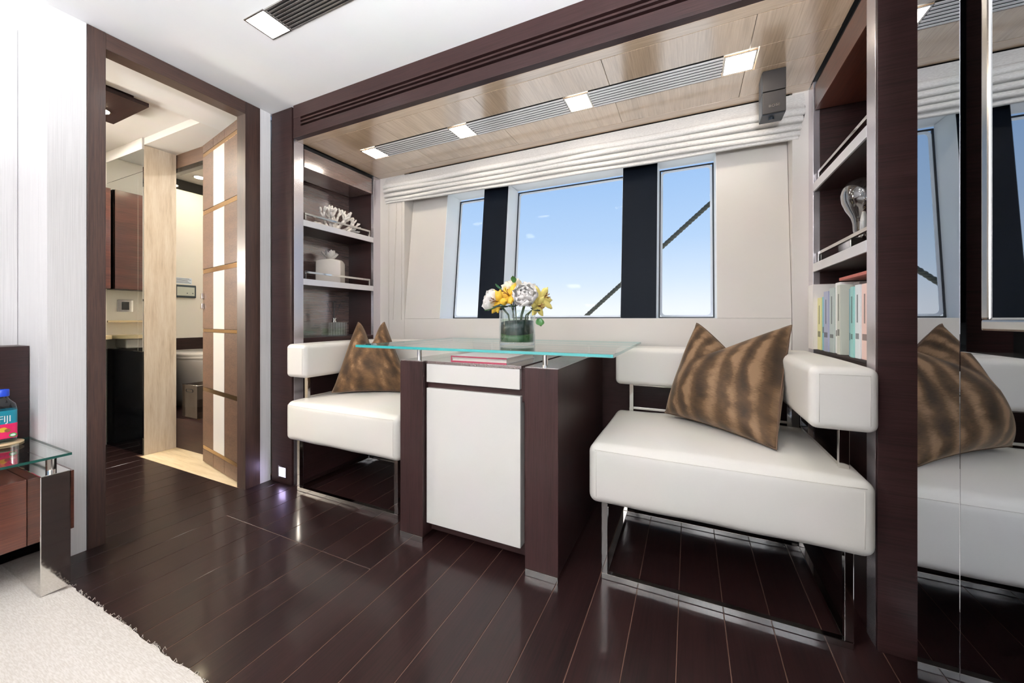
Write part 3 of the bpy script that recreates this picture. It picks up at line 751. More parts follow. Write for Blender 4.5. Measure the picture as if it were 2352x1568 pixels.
M['petalw'] = plain('white_petal', (244, 240, 238), .55, sheen=.2); M['petalc'] = plain('cream_petal', (246, 236, 214), .55); M['petaly'] = plain('yellow_petal', (236, 190, 60), .5); M['petaly2'] = plain('pale_yellow_petal', (240, 222, 128), .5)
M['stem'] = plain('green_stem', (58, 92, 44), .5); M['stamen'] = plain('brown_centre', (120, 72, 26), .7)
def stem(parent, p):
    bm = BM(); b0 = Vector((VC[0]+(p[0]-VC[0])*.25, VC[1]+(p[1]-VC[1])*.25, VC[2]+.018)); P = Vector(p)
    mid = Vector((VC[0]+(p[0]-VC[0])*.45, VC[1]+(p[1]-VC[1])*.45, VC[2]+.13)); rim = (b0+mid)/2
    tube(bm, [b0, rim, mid, (mid+P)/2, P], .0028, 6); obj('stem', bm, 'stem', parent, True)
def peony(c, d, R, label, mats, seed):
    rnd = random.Random(seed); d = Vector(d).normalized(); c = Vector(c)
    t = thing('peony', c, label, 'flower', 'flowers in the vase')
    a0 = d.cross(Vector((0, 0, 1))); a0 = a0.normalized() if a0.length > .1 else Vector((1, 0, 0)); b0 = d.cross(a0)
    for ringi, (npet, open_, L, Wd, mt) in enumerate(((6, 1.25, 1.05, .62, mats[0]), (6, .85, .98, .58, mats[0]), (5, .5, .86, .50, mats[1]), (4, .25, .72, .40, mats[1]))):
        bm = BM()
        for k in range(npet):
            ph = 2*math.pi*(k+rnd.uniform(-.15, .15)+.5*(ringi % 2))/npet; out = math.cos(ph)*a0+math.sin(ph)*b0
            dirv = (d*math.cos(open_)+out*math.sin(open_)); up = d*math.sin(open_)-out*math.cos(open_)
            petal(bm, c-d*R*.35+out*R*.10, dirv, up, R*L*rnd.uniform(.92, 1.06), R*Wd, .9+.35*open_, .25, 9, 8, R*.03, .45, rnd)
        solid(obj('petal_ring', bm, mt, t, True))
    stem(t, c-d*R*.35)
def lily(c, d, R, label, mat, seed):
    rnd = random.Random(seed); d = Vector(d).normalized(); c = Vector(c)
    t = thing('lily', c, label, 'flower', 'flowers in the vase')
    a0 = d.cross(Vector((0, 0, 1))); a0 = a0.normalized() if a0.length > .1 else Vector((1, 0, 0)); b0 = d.cross(a0)
    for k in range(6):
        bm = BM(); ph = 2*math.pi*(k+rnd.uniform(-.1, .1))/6; out = math.cos(ph)*a0+math.sin(ph)*b0; o_ = .75+.25*(k % 2)
        petal(bm, c-d*R*.4, d*math.cos(o_)+out*math.sin(o_), -(d*math.sin(o_)-out*math.cos(o_)), R*1.15, R*.32, .9, .5, 8, 4, R*.02, 1.0, rnd)
        solid(obj('petal', bm, mat, t, True))
    for k in range(5):
        ph = 2*math.pi*k/5; out = math.cos(ph)*a0+math.sin(ph)*b0
        bm = BM(); tube(bm, [c-d*R*.35, c+d*R*.12+out*R*.10, c+d*R*.32+out*R*.22], [.0011, .0011, .0024], 5); obj('stamen', bm, 'stamen', t, True)
    stem(t, c-d*R*.4)
peony((-.628, 1.475, 1.000), (.30, -.86, .40), .078, 'large round white peony facing forward, right of centre in the vase', ('petalw', 'petalw'), 1)
peony((-.800, 1.500, .985), (-.75, -.55, .30), .070, 'white peony at the left side of the bouquet', ('petalw', 'petalc'), 2)
peony((-.725, 1.555, 1.045), (-.3, -.35, .95), .066, 'cream peony at the top of the bouquet, behind the yellow lilies', ('petalc', 'petalw'), 3)
peony((-.655, 1.585, 1.035), (.2, .1, 1), .060, 'white flower at the back of the bouquet, above the round peony', ('petalw', 'petalw'), 4)
lily((-.715, 1.478, 1.015), (-.05, -.85, .5), .060, 'golden yellow lily above the vase centre', 'petaly', 5)
lily((-.768, 1.462, .982), (-.35, -.9, .1), .056, 'golden yellow lily low on the left of the bouquet', 'petaly', 6)
lily((-.560, 1.535, .998), (.85, -.35, .30), .058, 'pale yellow lily at the right side of the bouquet', 'petaly2', 7)
lily((-.570, 1.500, .958), (.85, -.45, -.05), .046, 'small pale yellow lily low on the right of the bouquet', 'petaly2', 8)
def leaf(c, d, up, L, Wd, mat, label):
    bm = BM(); petal(bm, Vector(c), d, up, L, Wd, .6, .25, 7, 4, 0, 1.0, random.Random(4)); o = solid(obj('leaf', bm, mat, None, True)); tag(o, label, 'leaf', 'leaves in the vase')
leaf((-.705, 1.462, .955), (-.1, -.9, -.25), (0, 0, 1), .06, .022, 'leafd', 'dark broad leaf over the middle of the vase rim')
leaf((-.672, 1.458, .960), (.15, -.85, -.4), (0, 0, 1), .055, .022, 'leafd', 'dark broad leaf right of centre over the vase rim')
leaf((-.725, 1.452, .965), (-.3, -.8, -.55), (0, 0, 1), .058, .020, 'leafd', 'dark broad leaf left of centre over the vase rim')
leaf((-.755, 1.470, .958), (-.5, -.5, -.5), (0, 0, 1), .065, .016, 'leafg', 'slim green leaf over the left of the vase rim')
leaf((-.612, 1.500, .950), (.75, -.4, -.5), (0, 0, 1), .062, .018, 'leafd', 'dark leaf drooping over the right of the vase rim')
leaf((-.565, 1.472, .905), (.25, -.2, -.9), (.5, -.8, 0), .042, .018, 'leafg', 'round green leaf hanging lowest at the right of the vase')
leaf((-.690, 1.500, 1.062), (0, -.2, 1), (0, -1, 0), .034, .013, 'leafg', 'small blue-green leaf standing at the top of the bouquet')
leaf((-.775, 1.545, 1.035), (-.8, 0, .35), (0, 0, 1), .045, .016, 'leafg', 'pale green leaf sticking out at the upper left of the bouquet')
# ================================================================== things on the left shelves
def coral(c, label):
    rnd = random.Random(12); bm = BM(); c = Vector(c)
    def grow(p, d, r, depth):
        L = rnd.uniform(.040, .056)*(.84**depth); q = p+d*L
        mid = (p+q)/2+Vector((rnd.uniform(-1, 1), rnd.uniform(-1, 1), rnd.uniform(-1, 1)))*.003
        tipd = d*r*.7
        end = depth >= 3
        tube(bm, [p-d*r*.5, mid, q, q+tipd] if end else [p-d*r*.5, mid, q], [r, r*.93, r*.92, r*.45] if end else [r, r*.93, r*.88], 7)
        if not end:
            for k in range(rnd.choice((1, 2, 2))):
                nd = (d+Vector((rnd.uniform(-.45, .45), rnd.uniform(-.9, .9), rnd.uniform(-.25, .8)))).normalized()
                nd.z = max(nd.z, -.25)
                grow(q, nd, r*.86, depth+1)
    for d in ((.2, -.9, .7), (.3, -.5, .9), (0, .1, 1), (.25, .5, .8), (.1, .95, .45), (.5, .2, .5), (.4, -.3, .5), (-.3, .4, .7), (.3, 1, .15), (.2, -1, .25)):
        grow(c+Vector((0, d[1]*.04, .014)), Vector(d).normalized(), .0098, 0 if d[1] else 1)
    lathe(bm, [(.0, 0), (.045, 0), (.05, .012), (.035, .026), (0, .03)], c, 14, False)
    for v in bm.verts:
        v.co.z = max(v.co.z, c.z+.0006)
        v.co.x = max(v.co.x, -2.178); v.co.x = min(v.co.x, -1.978)
    tag(obj('coral', bm, 'coral', None, True), label, 'coral')
coral((-2.065, 1.715, 1.4605), 'branching white coral on the upper left shelf')

t = thing('keepsake_box', (-2.06, 1.705, 1.1305), 'pale stone box with a white shell finial on the middle left shelf', 'box')
bm = BM(); rbox(bm, -.072, .072, -.072, .072, 0, .138, .006, 8, lambda p, u, h: Vector((p.x, p.y, p.z+(.010*(1-u.x**2)+.010*(1-u.y**2) if u.z > .2 else 0))))
for v in bm.verts:
    q = v.co.copy(); a = math.radians(38); v.co = Vector((-2.083+q.x*math.cos(a)-q.y*math.sin(a), 1.705+q.x*math.sin(a)+q.y*math.cos(a), 1.1308+q.z))
M['stonebox'] = plain('pale_stone', (226, 218, 210), .6, bump=.1, bscale=120)
shade(obj('body', bm, 'stonebox', t, True), 50)
bm = BM(); rnd = random.Random(9)
for k in range(11):
    a = 2*math.pi*k/11; o_ = .5+.5*(k % 2)*.7+.2
    petal(bm, Vector((-2.083, 1.705, 1.282)), (math.cos(a)*math.sin(o_), math.sin(a)*math.sin(o_), math.cos(o_)*.8), (0, 0, 1) if o_ > .6 else (math.cos(a), math.sin(a), 0), .075*rnd.uniform(.75, 1.1), .020, .6, .3, 6, 4, .003, 1., rnd)
solid(obj('shell_finial', bm, 'coral', t, True), .003)

M['dglass'] = glass('diffuser_glass', (.975, .99, .985), .10, power=2.5); M['oil'] = glass('diffuser_oil', (.90, .97, .86), .03, power=4); M['stick'] = plain('black_reed', (16, 16, 18), .6)
t = thing('reed_diffuser', (-2.06, 1.712, .7975), 'ribbed glass reed diffuser with black sticks on the bottom left shelf', 'diffuser')
bm = BM(); n = 14
for i in range(n):
    y0 = 1.643+i*.0099; bx(bm, -2.095-.0, -2.026+(.003 if i % 2 else 0), y0, y0+.0099, .798, .884)
obj('bottle', bm, 'dglass', t)
box('oil', -2.088, -2.033, 1.650, 1.775, .806, .846, 'oil', t, .001)
bm = BM(); lathe(bm, [(.016, .8845), (.016, .892), (.012, .893), (.012, .905), (.017, .906), (.017, .910)], (-2.06, 1.711, 0), 20); shade(obj('neck', bm, 'chrome', t, True), 40)
for k, (dx, dy) in enumerate(((0, -.052), (.02, -.016), (-.01, -.008), (.015, .002), (-.02, .012), (.01, .042), (-.012, .056))):
    bm = BM(); tube(bm, [(-2.06-dx*.12, 1.711-dy*.15, .83), (-2.06, 1.711+dy*.1, .912), (-2.06+dx, 1.711+dy, 1.022-abs(dy)*.35)], .0016, 6); obj('reed', bm, 'stick', t, True)

# ================================================================== things on the right shelves
t = thing('bulb_lamp', (.56, 1.735, 1.1305), 'giant clear light bulb ornament on a steel block, on the right shelf', 'lamp')
box('block', .525, .600, 1.745, 1.865, 1.1306, 1.196, 'steel', t, .003)
prof = [(0, 0), (.026, .004), (.030, .020), (.031, .045), (.036, .066), (.050, .092), (.061, .122), (.064, .148), (.060, .172), (.046, .192), (.024, .203), (0, .206)]
bm = BM(); lathe(bm, prof, (.560, 1.735, 1.1965), 32, False); obj('bulb', bm, 'bulbglass', t, True)
bm = BM(); lathe(bm, [(0, .012), (.012, .012), (.010, .06), (.005, .085), (0, .086)], (.560, 1.735, 1.1965), 16, False); obj('glass_stem', bm, 'ceram', t, True)
bm = BM(); tube(bm, [(.56, 1.735+.02*math.sin(i*1.4), 1.2825+.0035*i) for i in range(14)], .0009, 5); obj('filament', bm, 'bronze', t, True)
bm = BM(); tube(bm, [(.56, 1.80, 1.170), (.56, 1.76, 1.1985), (.56, 1.735, 1.1985)], .008, 10); obj('socket', bm, 'chrome', t, True)

books = [(1.947, 1.8735, 1.047, (238, 232, 228), 'white book at the window end of the right shelf row'), (1.8730, 1.8302, .988, (226, 220, 160), 'yellow patterned book, second from the window end of the row'),
 (1.8298, 1.7822, .990, (120, 188, 208), 'bright blue book, third from the window end of the row'), (1.7818, 1.7322, 1.008, (168, 172, 196), 'lavender blue book, fourth from the window end of the row'),
 (1.7318, 1.6852, 1.018, (182, 194, 190), 'grey green book, fifth from the window end of the row'), (1.6848, 1.6412, 1.034, (244, 242, 240), 'tall white book in the middle of the row'),
 (1.6408, 1.6122, 1.022, (206, 208, 196), 'pale grey book right of the tall white one'), (1.6118, 1.5612, 1.028, (148, 140, 138), 'brownish grey book set back in the row'),
 (1.5608, 1.5242, 1.002, (120, 164, 172), 'teal book left of the pale green one'), (1.5238, 1.5002, 1.006, (152, 202, 196), 'pale green book right of the teal one'),
 (1.4998, 1.4632, 1.010, (232, 238, 240), 'white book beside the pink one'), (1.4628, 1.4200, 1.010, (240, 206, 196), 'wide pale pink book nearest the room at the end of the row')]
for i, (y1, y0, zt, rgb, lb) in enumerate(books):
    zt = .7825+(zt-.7825)*.93+.012
    mt = plain('book_cover', rgb, .45); xf_ = .448 if i == 0 else .459+.004*((i*7) % 3)
    if i == 0: y1 = 1.9350
    if i == 7: xf_ += .03
    t = thing('book', (.53, (y0+y1)/2, .7825), lb, 'book', 'books on the right shelf')
    d_ = .17+.012*((i*5) % 4)-(.04 if i == 7 else 0)
    bm = BM(); c_ = .003
    bx(bm, xf_, xf_+c_, y0, y1, .7826, zt); bx(bm, xf_+c_, xf_+d_, y0, y0+c_, .7826, zt); bx(bm, xf_+c_, xf_+d_, y1-c_, y1, .7826, zt)
    bev(bm, .0006, 1); obj('cover', bm, mt, t)
    box('pages', xf_+c_+.0003, xf_+d_-.004, y0+c_+.0003, y1-c_-.0003, .786, zt-.004, 'paper', t, 0)
    if i not in (0, 7):
        rr = random.Random(i); dk = tuple(int(v*.55) for v in rgb)
        bm = BM(); z_ = .83+.02*rr.random(); bx(bm, xf_-.0004, xf_-.00005, y0+.006, y1-.006, z_, z_+.012*(1+rr.random())); bx(bm, xf_-.0004, xf_-.00005, (y0+y1)/2-.004, (y0+y1)/2+.004, z_+.05, zt-.03)
        obj('spine_print', bm, plain('spine_print', dk, .5), t)
# long terracotta folder lying on top of the row
tag(box('folder', .470, .640, 1.440, 1.660, zt+.0275, zt+.0375, plain('terracotta_cover', (176, 92, 80), .5), None, .001), 'thin terracotta folder lying across the tops of the books', 'folder')

# ------------------------------------------------------------------ step lamp on the left post
t = thing('step_light', (-2.022, 1.345, .030), 'small square lit step lamp low on the dark post beside the door', 'light')
bm = BM()
for a in ((-2.058, -1.988, .030, .038), (-2.058, -1.988, .088, .096), (-2.058, -2.050, .038, .088), (-1.996, -1.988, .038, .088)): bx(bm, a[0], a[1], 1.3455, 1.3498, a[2], a[3])
obj('frame', bm, 'steel', t); box('lens', -2.050, -1.996, 1.3468, 1.3498, .038, .088, 'steplens', t, 0)

# ================================================================== bed side: headboard, nightstand, rug
tag(box('headboard', -2.4295, -2.300, -1.9, .5310, .03, .800, 'woodY', None, .003), 'low dark wood headboard panel at the left edge behind the water bottle', 'headboard')
rug = thing('rug', (-1.2, -.6, 0), 'ivory wool rug in the lower left corner on the dark floor', 'rug')
bm = BM(); nx, ny = 70, 44; G = []
for i in range(nx+1):
    row = []
    for j in range(ny+1):
        x, y = -2.28+2.0*i/nx, -1.9+2.424*j/ny
        if j == ny: y += random.uniform(-.006, .004)
        row.append(bm.verts.new((x, y, .016+random.uniform(-.0004, .0004) if 0 < j < ny and 0 < i < nx else .004)))
    G.append(row)
for i in range(nx):
    for j in range(ny): bm.faces.new((G[i][j], G[i+1][j], G[i+1][j+1], G[i][j+1]))
bot = [bm.verts.new(p) for p in ((-2.28, -1.9, .0004), (-.28, -1.9, .0004), (-.28, .524, .0004), (-2.28, .524, .0004))]; bm.faces.new(bot[::-1])
obj('pile', bm, 'rug', rug, True)
bm = BM(); rnd = random.Random(5)
for i in range(160):
    x = rnd.uniform(-2.28, -.28); y = .522+rnd.uniform(-.004, .003); l = rnd.uniform(.004, .012)
    tube(bm, [(x, y, .006), (x+rnd.uniform(-.003, .003), y+l*.6, .006+rnd.uniform(0, .006)), (x+rnd.uniform(-.005, .005), y+l*.7, .003)], .0007, 3)
o = obj('fringe', bm, 'rug', rug, True); o['kind'] = 'stuff'

ns = thing('nightstand', (-2.10, .30, 0), 'nightstand with chrome slab leg, dark drawer and glass top at the left edge', 'nightstand')
box('leg', -2.290, -1.865,   .452, .518, .0185, .400, 'chrome', ns, .002)
box('leg', -2.290, -1.865, -.20, -.134, .0185, .400, 'chrome', ns, .002)
box('drawer', -2.290, -1.980, -.133, .4515, .152, .372, 'redwood', ns, .002)
box('side_board', -2.290, -1.886, .5185, .5312, .196, .392, 'redwood', ns, .001)
bm = BM(); bx(bm, -2.295, -1.895, -.25, .529, .4425, .4505); bm.normal_update()
for f in bm.faces: f.material_index = 0 if abs(f.normal.z) > .5 else 1
obj('glass_top', bm, ['tglass', 'nedge'], ns)
for y in (.485, -.167):
    for x in (-1.905, -2.26): cyl('standoff', (x, y), .012, .4002, .4423, 'chrome', ns, 20)
# water bottle on a coaster
M['cork'] = plain('pale_wood_coaster', (214, 186, 146), .5); M['petb'] = glass('bottle_plastic', (.80, .90, .92), .06, power=3); M['cap'] = plain('blue_cap', (22, 66, 190), .35); M['fteal'] = plain('teal_label', (20, 128, 148), .4)
M['fpink'] = plain('pink_label', (216, 30, 92), .4); M['fwhite'] = plain('white_print', (242, 242, 244), .5); M['fnavy'] = plain('navy_print', (26, 48, 130), .4); M['fgreen'] = plain('green_print', (60, 150, 70), .4); M['fyel'] = plain('yellow_print', (236, 196, 60), .4)
BX, BY = -2.245, .455
bm = BM(); lathe(bm, [(.046, .4508), (.048, .453), (.048, .4555), (.046, .457)], (BX+.002, BY+.002, 0), 36); tag(obj('coaster', bm, 'cork', None, True), 'round pale wooden coaster under the water bottle', 'coaster')
BZ = .4573
wbt = thing('water_bottle', (BX, BY, BZ), 'square plastic water bottle with blue cap and pink and teal label', 'bottle')
bm = BM(); lathe(bm, [(0, .001), (.026, 0), (.031, .004), (.031, .098), (.028, .112), (.017, .124), (.013, .130), (.013, .138)], (BX, BY, BZ), 40, True, 5)
shade(obj('body', bm, 'petb', wbt, True), 50)
bm = BM(); lathe(bm, [(.0165, .134), (.0172, .136), (.0172, .152), (.0155, .154), (0, .154)], (BX, BY, BZ), 28, True); obj('cap', bm, 'cap', wbt, True)
bm = BM(); lathe(bm, [(.0314, .020), (.0314, .094)], (BX, BY, BZ), 40, False, 5); o = obj('label', bm, 'fteal', wbt, True)
bm = BM(); lathe(bm, [(.0317, .014), (.0317, .056)], (BX, BY, BZ), 40, False, 5); obj('label_picture', bm, 'fpink', wbt, True)
for face in (0, 1):
    def pl(x, y, z, face=face):
        return (BX+.0322+z, BY+x, BZ+.070+y) if face == 0 else (BX+x, BY-.0322-z, BZ+.070+y)
    textmesh('FIJI', .026, 'fwhite', 'lettering', wbt, pl, .0002, .95)
    def blob(cx, cz, rx_, rz_, mat, name, off):
        bm = BM(); n = 18; vs_ = []
        for k in range(n):
            a = 2*math.pi*k/n; vs_.append((cx+rx_*math.cos(a), cz+rz_*math.sin(a)))
        for dd in (.0322+off,):
            bm.faces.new([bm.verts.new((BX+dd, BY+p, BZ+q) if face == 0 else (BX+p, BY-dd, BZ+q)) for p, q in vs_])
        solid(obj(name, bm, mat, wbt), .0002)
    blob(-.004, .040, .010, .007, 'fyel', 'flower_print', .0003); blob(.006, .037, .007, .005, 'stamen', 'flower_print', .0005); blob(.018, .022, .009, .006, 'fgreen', 'seal_print', .0003); blob(.018, .022, .006, .0032, 'fwhite', 'seal_print', .0006)
wbt.scale = (1, 1, 1.24)
# ================================================================== door leaf, standing open into the bathroom
DH, DE, DN = Vector((-2.236, 1.235, 0)), Vector((-.984, .177, 0)).normalized(), Vector((.177, .984, 0)).normalized()
dl = thing('door_1', tuple(DH), kind=S)
def leafbox(name, s0, s1, d0, d1, z0, z1, mat, parent, bevel=.001):
    bm = BM(); bx(bm, s0, s1, d0, d1, z0, z1); bev(bm, bevel)
    for v in bm.verts: v.co = DH+DE*v.co.x+DN*v.co.y+Vector((0, 0, v.co.z))
    return obj(name, bm, mat, parent)
LL = .547
leafbox('core', 0, LL, .0035, .040, .010, 1.998, 'woodZ', dl)
rows = [(.012, .089), (.115, .452), (.480, .822), (.845, 1.187), (1.217, 1.554), (1.584, 1.918), (1.944, 1.996)]
colx = ((.001, .187), (.190, .362), (.365, .546))
for ri, (z0, z1) in enumerate(rows):
    for ci, (s0, s1) in enumerate(colx):
        w = ci == 1 and 0 < ri < 6
        leafbox('white_panel' if w else 'wood_panel', s0, s1, 0 if not w else -.0005, .0034, z0, z1, 'whitelac' if w else 'redbrown', dl, .0008)
for a, b in zip(rows, rows[1:]): leafbox('metal_strip', .0005, .5465, .0012, .0034, a[1]+.002, b[0]-.002, 'bronze', dl, .0004)
for z in (1.048, .985):
    p = leafbox('rosette', .518, .545, -.014, -.0002, z-.017, z+.017, 'chrome', dl, .002)
leafbox('lever', .50, .60, .060, .074, 1.040, 1.056, 'black', dl, .003); leafbox('lever_neck', .505, .52, .0402, .0598, 1.040, 1.056, 'chrome', dl, .002)
for z in (1.85, .955, .19):
    bm = BM()
    for yy in (1.2515,): bx(bm, -2.2345, -2.2275, 1.2445, 1.2625, z-.050, z+.050)
    bx(bm, -2.2274, -2.205, 1.248, 1.260, z-.012, z+.012)
    bev(bm, .002); h_ = obj('hinge', bm, 'chrome', dl)

# ================================================================== bathroom shell
tag(box('ceiling_bathroom', -4.35, XW-.071, -.45, 1.300, 2.105, 2.16, 'white', None, 0), kind=S)
tag(box('trim_3', -3.95, XW-.071, 1.236, 1.412, 2.060, 2.104, 'white', None, .001), kind=S)
tag(box('wall_corridor', -4.3, -2.52, -.46, -.40, 0, 2.16, 'bathcream', None, 0), kind=S)
tag(box('wall_vanity', -3.96, -3.875, -.4, 1.2355, 0, 2.104, 'bathcream', None, 0), kind=S)
tag(box('wall_bedside_rear', -2.56, -2.501, -.4, .60, 0, 2.104, 'bathcream', None, 0), kind=S)
mw = thing('wall_mirror', (-3.53, 1.235, 0), kind=S)
box('side_strip', -3.874, -3.806, 1.225, 1.2355, .0, 2.06, 'bathcream', mw, 0)
for a, b in ((-3.805, -3.335), (-3.3345, -3.272)): box('mirror_panel', a, b, 1.229, 1.2355, .690, 1.880, 'mirror', mw, .0006, 1)
box('mirror_panel', -3.805, -3.272, 1.229, 1.2355, 1.8815, 2.030, 'mirror', mw, .0006, 1)
box('header_panel', -3.874, -3.272, 1.226, 1.2355, 2.0305, 2.104, 'white', mw, 0)
box('gloss_panel', -3.805, -3.272, 1.2288, 1.2355, .004, .689, 'blackgl', mw, .0006, 1)
box('backing', -3.96, -3.425, 1.2356, 1.409, 0, 2.104, 'gap', mw, 0)
tag(box('column', -3.424, -3.2700, 1.2362, 1.410, 0, 2.0595, 'trav', None, .003), kind=S)
# ceiling lamp panel in the corridor
LX, LY = -2.873, .905
t = thing('panel_lamp', (-2.81, .80, 2.03), 'square dark wood ceiling lamp panel with a bright spot inside the bathroom', 'lamp')
box('panel', -3.016, -2.604, .600, 1.004, 2.030, 2.050, 'woodX', t, .001); box('upper_panel', -2.97, -2.65, .645, .960, 2.0505, 2.104, 'woodX', t, .001)
M['bathlens'] = emit('bath_lamp_lens', (1., .82, .56), 160.)
M['bathfill'] = emit('bath_fill_lens', (1., .94, .85), 150.)
cyl('spot_ring', (LX, LY), .042, 2.0265, 2.0298, 'steel', t, 24); cyl('spot_lens', (LX, LY), .034, 2.0250, 2.0264, 'bathlens', t, 24)
# vanity
t = thing('wall_cabinet', (-3.79, .9, 1.12), 'reddish brown wall cabinet seen past the door frame in the bathroom', 'cabinet')
box('body', -3.874, -3.722, .45, 1.222, 1.120, 1.830, 'woodZ', t, .001)
for a, b in ((.452, .83), (.834, 1.218)): box('door', -3.7215, -3.702, a, b, 1.122, 1.828, 'redwood', t, .001)
M['counter'] = plain('beige_counter', (226, 202, 160), .3, coat=.3)
bm = BM(); n = 10; pts = [(-3.874, .2), (-3.640, .2)]
for i in range(n+1):
    a = math.pi/2*i/n; pts.append((-3.70+.10*math.cos(a)*1.0, 1.120+.10*math.sin(a)))
pts += [(-3.874, 1.220)]
prism(bm, pts, 'Z', .765, .790); bev(bm, .004); tag(obj('counter', bm, 'counter', None), 'beige rounded vanity counter seen past the door frame', 'counter')
t = thing('vanity_unit', (-3.80, .8, 0), 'white vanity basin unit under the beige counter', 'vanity')
bm = BM(); rbox(bm, -3.874, -3.700, .40, 1.160, .690, .762, .012, 6); shade(obj('basin', bm, 'ceram', t, True), 60); box('body', -3.874, -3.760, .3, 1.200, .004, .688, 'blackgl', t, .002)
tag(box('glass_shelf', -3.874, -3.800, .40, 1.222, .880, .895, 'counter', None, .002), 'narrow beige shelf above the vanity counter', 'shelf')
t = thing('wall_socket', (-3.872, 1.10, 1.0), 'small dark switch plate on the wall above the vanity', 'switch')
box('plate', -3.8745, -3.867, 1.06, 1.15, .96, 1.05, 'chrome', t, .002); box('rocker', -3.8668, -3.863, 1.085, 1.125, .975, 1.035, 'black', t, .001)

# ================================================================== water closet compartment
wcx = -3.90
wcl = thing('wall_closet', (-3.0, 1.8, 0), kind=S)
box('step_floor', wcx, -2.2, 1.4125, 2.10, 0, .208, 'woodX', wcl, .001)
box('step_edge', -3.2695, -2.2, 1.4100, 1.4122, 0, .206, 'woodX', wcl, .0005)
box('end_panel', wcx-.06, wcx, 1.412, 2.12, .745, 2.000, 'bathcream', wcl, .001)
box('end_panel', wcx-.06, wcx+.004, 1.412, 2.12, .208, .744, 'woodY', wcl, .001)
box('end_panel', wcx-.06, wcx+.004, 1.412, 2.12, 2.001, 2.085, 'blackgl', wcl, .001)
box('rear_panel', wcx-.06, -2.13, 2.10, 2.16, 0, 2.15, 'bathcream', wcl, 0)
box('side_panel', -2.28, -2.215, 1.30, 2.10, 0, 2.15, 'bathcream', wcl, 0)
box('closet_ceiling', wcx-.06, -2.2, 1.4125, 2.12, 2.086, 2.14, 'white', wcl, 0)
box('lintel', -3.30, -2.2, 1.4125, 1.450, 1.965, 2.0595, 'redbrown', wcl, .001)
box('lintel_edge', -3.30, -2.2, 1.4125, 1.450, 1.935, 1.9648, 'blackgl', wcl, .001)
t = thing('ceiling_spot', (-3.69, 1.745, 2.08), 'tiny round ceiling spot in the water closet', 'light')
cyl('ring', (-3.69, 1.745), .040, 2.0815, 2.0858, 'steel', t, 24); cyl('lens', (-3.69, 1.745), .032, 2.0795, 2.0812, 'bathlens', t, 24)
# toilet
t = thing('toilet', (-3.62, 1.71, .208), 'white toilet with closed lid behind the open door', 'toilet')
def oval(bm, secs, n=32):
    rings = []
    for (x0, x1, hw, z) in secs:
        cx_, hx = (x0+x1)/2, (x1-x0)/2
        ring = []
        for k in range(n):
            a = 2*math.pi*k/n; q = (abs(math.cos(a))**2.5+abs(math.sin(a))**2.5)**(-1/2.5); ring.append(bm.verts.new((cx_+hx*q*math.cos(a), 1.71+hw*q*math.sin(a), z)))
        rings.append(ring)
    for a, b in zip(rings, rings[1:]):
        for k in range(n): bm.faces.new((a[k], a[(k+1) % n], b[(k+1) % n], b[k]))
    bm.faces.new(rings[0][::-1]); bm.faces.new(rings[-1])
bm = BM(); oval(bm, [(-3.88, -3.50, .10, .2085), (-3.88, -3.49, .105, .30), (-3.88, -3.40, .14, .42), (-3.88, -3.33, .185, .54), (-3.88, -3.31, .195, .585), (-3.88, -3.31, .195, .600)]); obj('bowl', bm, 'ceram', t, True)
bm = BM(); oval(bm, [(-3.86, -3.30, .195, .6008), (-3.86, -3.295, .20, .606), (-3.86, -3.295, .20, .618), (-3.86, -3.30, .197, .622)]); obj('seat', bm, 'ceram', t, True)
bm = BM(); oval(bm, [(-3.86, -3.30, .195, .6226), (-3.86, -3.297, .198, .628), (-3.86, -3.30, .194, .642), (-3.85, -3.33, .17, .650)]); obj('lid', bm, 'ceram', t, True)
# acrylic magazine holder
t = thing('magazine_holder', (-3.15, 1.52, .208), 'smoked acrylic box with cut-out handle standing beside the toilet', 'box')
bm = BM()
for a in ((-3.25, -3.06, 1.435, 1.439), (-3.25, -3.06, 1.590, 1.594), (-3.25, -3.246, 1.439, 1.590), (-3.064, -3.06, 1.439, 1.590)): bx(bm, *a, .222, .445)
bx(bm, -3.25, -3.06, 1.435, 1.594, .216, .2215)
obj('box', bm, 'acryl', t)
bm = BM()
for i in range(1): tube(bm, [(-3.19, 1.4335, .415), (-3.12, 1.4335, .415), (-3.11, 1.4335, .405), (-3.12, 1.4335, .395), (-3.19, 1.4335, .395), (-3.20, 1.4335, .405), (-3.19, 1.4335, .415)], .0015, 6)
obj('handle_rim', bm, 'black', t, True)
bm = BM(); tube(bm, [(-3.25, 1.437, .4455), (-3.06, 1.437, .4455), (-3.06, 1.592, .4455)], .002, 6); obj('rim', bm, 'steel', t, True)
for x in (-3.235, -3.08): cyl('foot', (x, 1.455), .008, .2085, .2158, 'bronze', t, 14); cyl('foot', (x, 1.575), .008, .2085, .2158, 'bronze', t, 14)
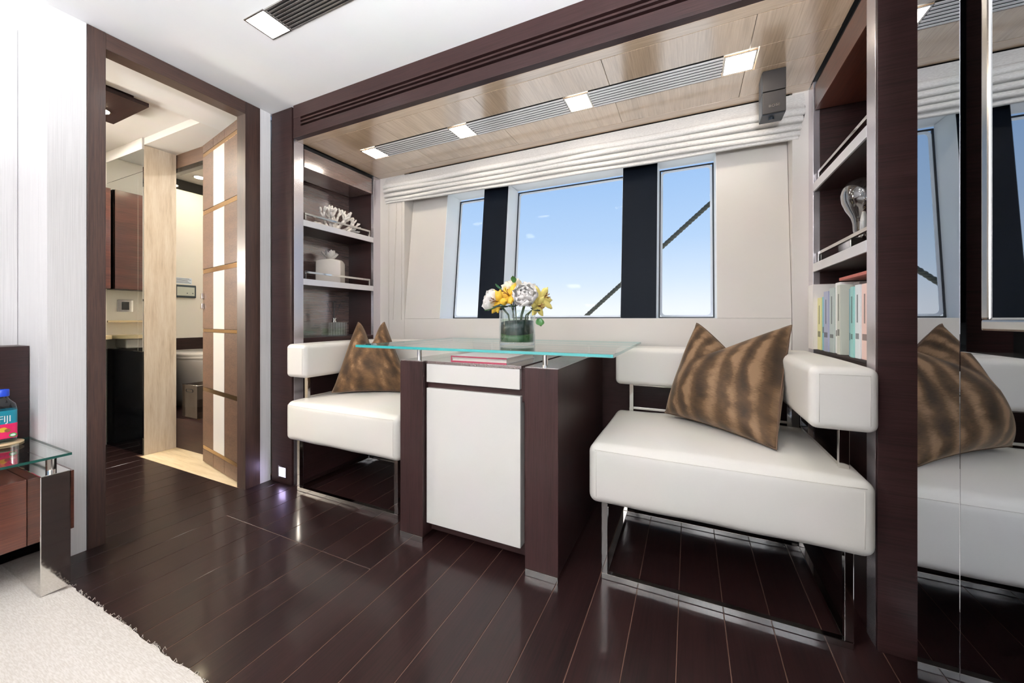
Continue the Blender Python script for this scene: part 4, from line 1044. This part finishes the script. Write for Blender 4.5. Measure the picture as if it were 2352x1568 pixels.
# control panel and notice on the cream wall
t = thing('control_panel', (wcx, 1.745, 1.09), 'dark framed toilet control panel on the cream wall', 'control panel')
M['pframe'] = plain('panel_frame', (44, 58, 66), .35); M['pface'] = plain('panel_face', (196, 200, 188), .35); M['ink'] = plain('ink', (92, 100, 104), .7)
box('frame', wcx+.0005, wcx+.016, 1.665, 1.816, 1.088, 1.196, 'pframe', t, .006, 3); box('face', wcx+.0162, wcx+.019, 1.678, 1.803, 1.104, 1.178, 'pface', t, .002)
for y in (1.745, 1.785): box('button', wcx+.0192, wcx+.0205, y, y+.008, 1.122, 1.130, 'ink', t, .0005)
t = thing('notice', (wcx, 1.73, 1.205), 'small printed notice above the toilet control panel', 'sign')
box('sheet', wcx+.0003, wcx+.0012, 1.67, 1.790, 1.206, 1.256, 'frit', t, 0)
for i in range(5): box('print_line', wcx+.0013, wcx+.0016, 1.675, 1.784-.012*(i % 3), 1.213+i*.0085, 1.2165+i*.0085, 'ink', t, 0)

# downlights added out of view as fill for bathroom and water closet
for (cx, cy), lb in (((-3.45, .30), 'added bathroom fill downlight over the vanity basin, hidden behind the door wall'), ((-3.45, .85), 'added bathroom fill downlight near the mirror wall, hidden behind the door wall'), ((-2.75, .10), 'added unseen bathroom fill downlight at the far end of the corridor')):
    downlight(cx, cy, lb, .14, .14, 'bathfill', 2.105, group='added bathroom fill lights')
for (cx, cy), lb in (((-2.62, 1.80), 'added unseen water closet fill downlight behind the open door, nearest the door hinge'), ((-3.25, 1.95), 'added unseen water closet fill downlight behind the open door, above the toilet side')):
    downlight(cx, cy, lb, .12, .12, 'bathfill', 2.0860, group='added water closet fill lights')

t = thing('vanity_fill', (-3.85, .05, 1.30), 'unseen fill light bar added above the vanity, hidden behind the door wall', 'light')  # light bar added out of view to brighten the bathroom ceiling
box('housing', -3.8745, -3.862, -.30, .38, 1.305, 1.495, 'steel', t, .001); box('diffuser', -3.8615, -3.835, -.30, .38, 1.30, 1.50, emit('vanity_fill_glow', (1., .93, .83), 90.), t, .003)
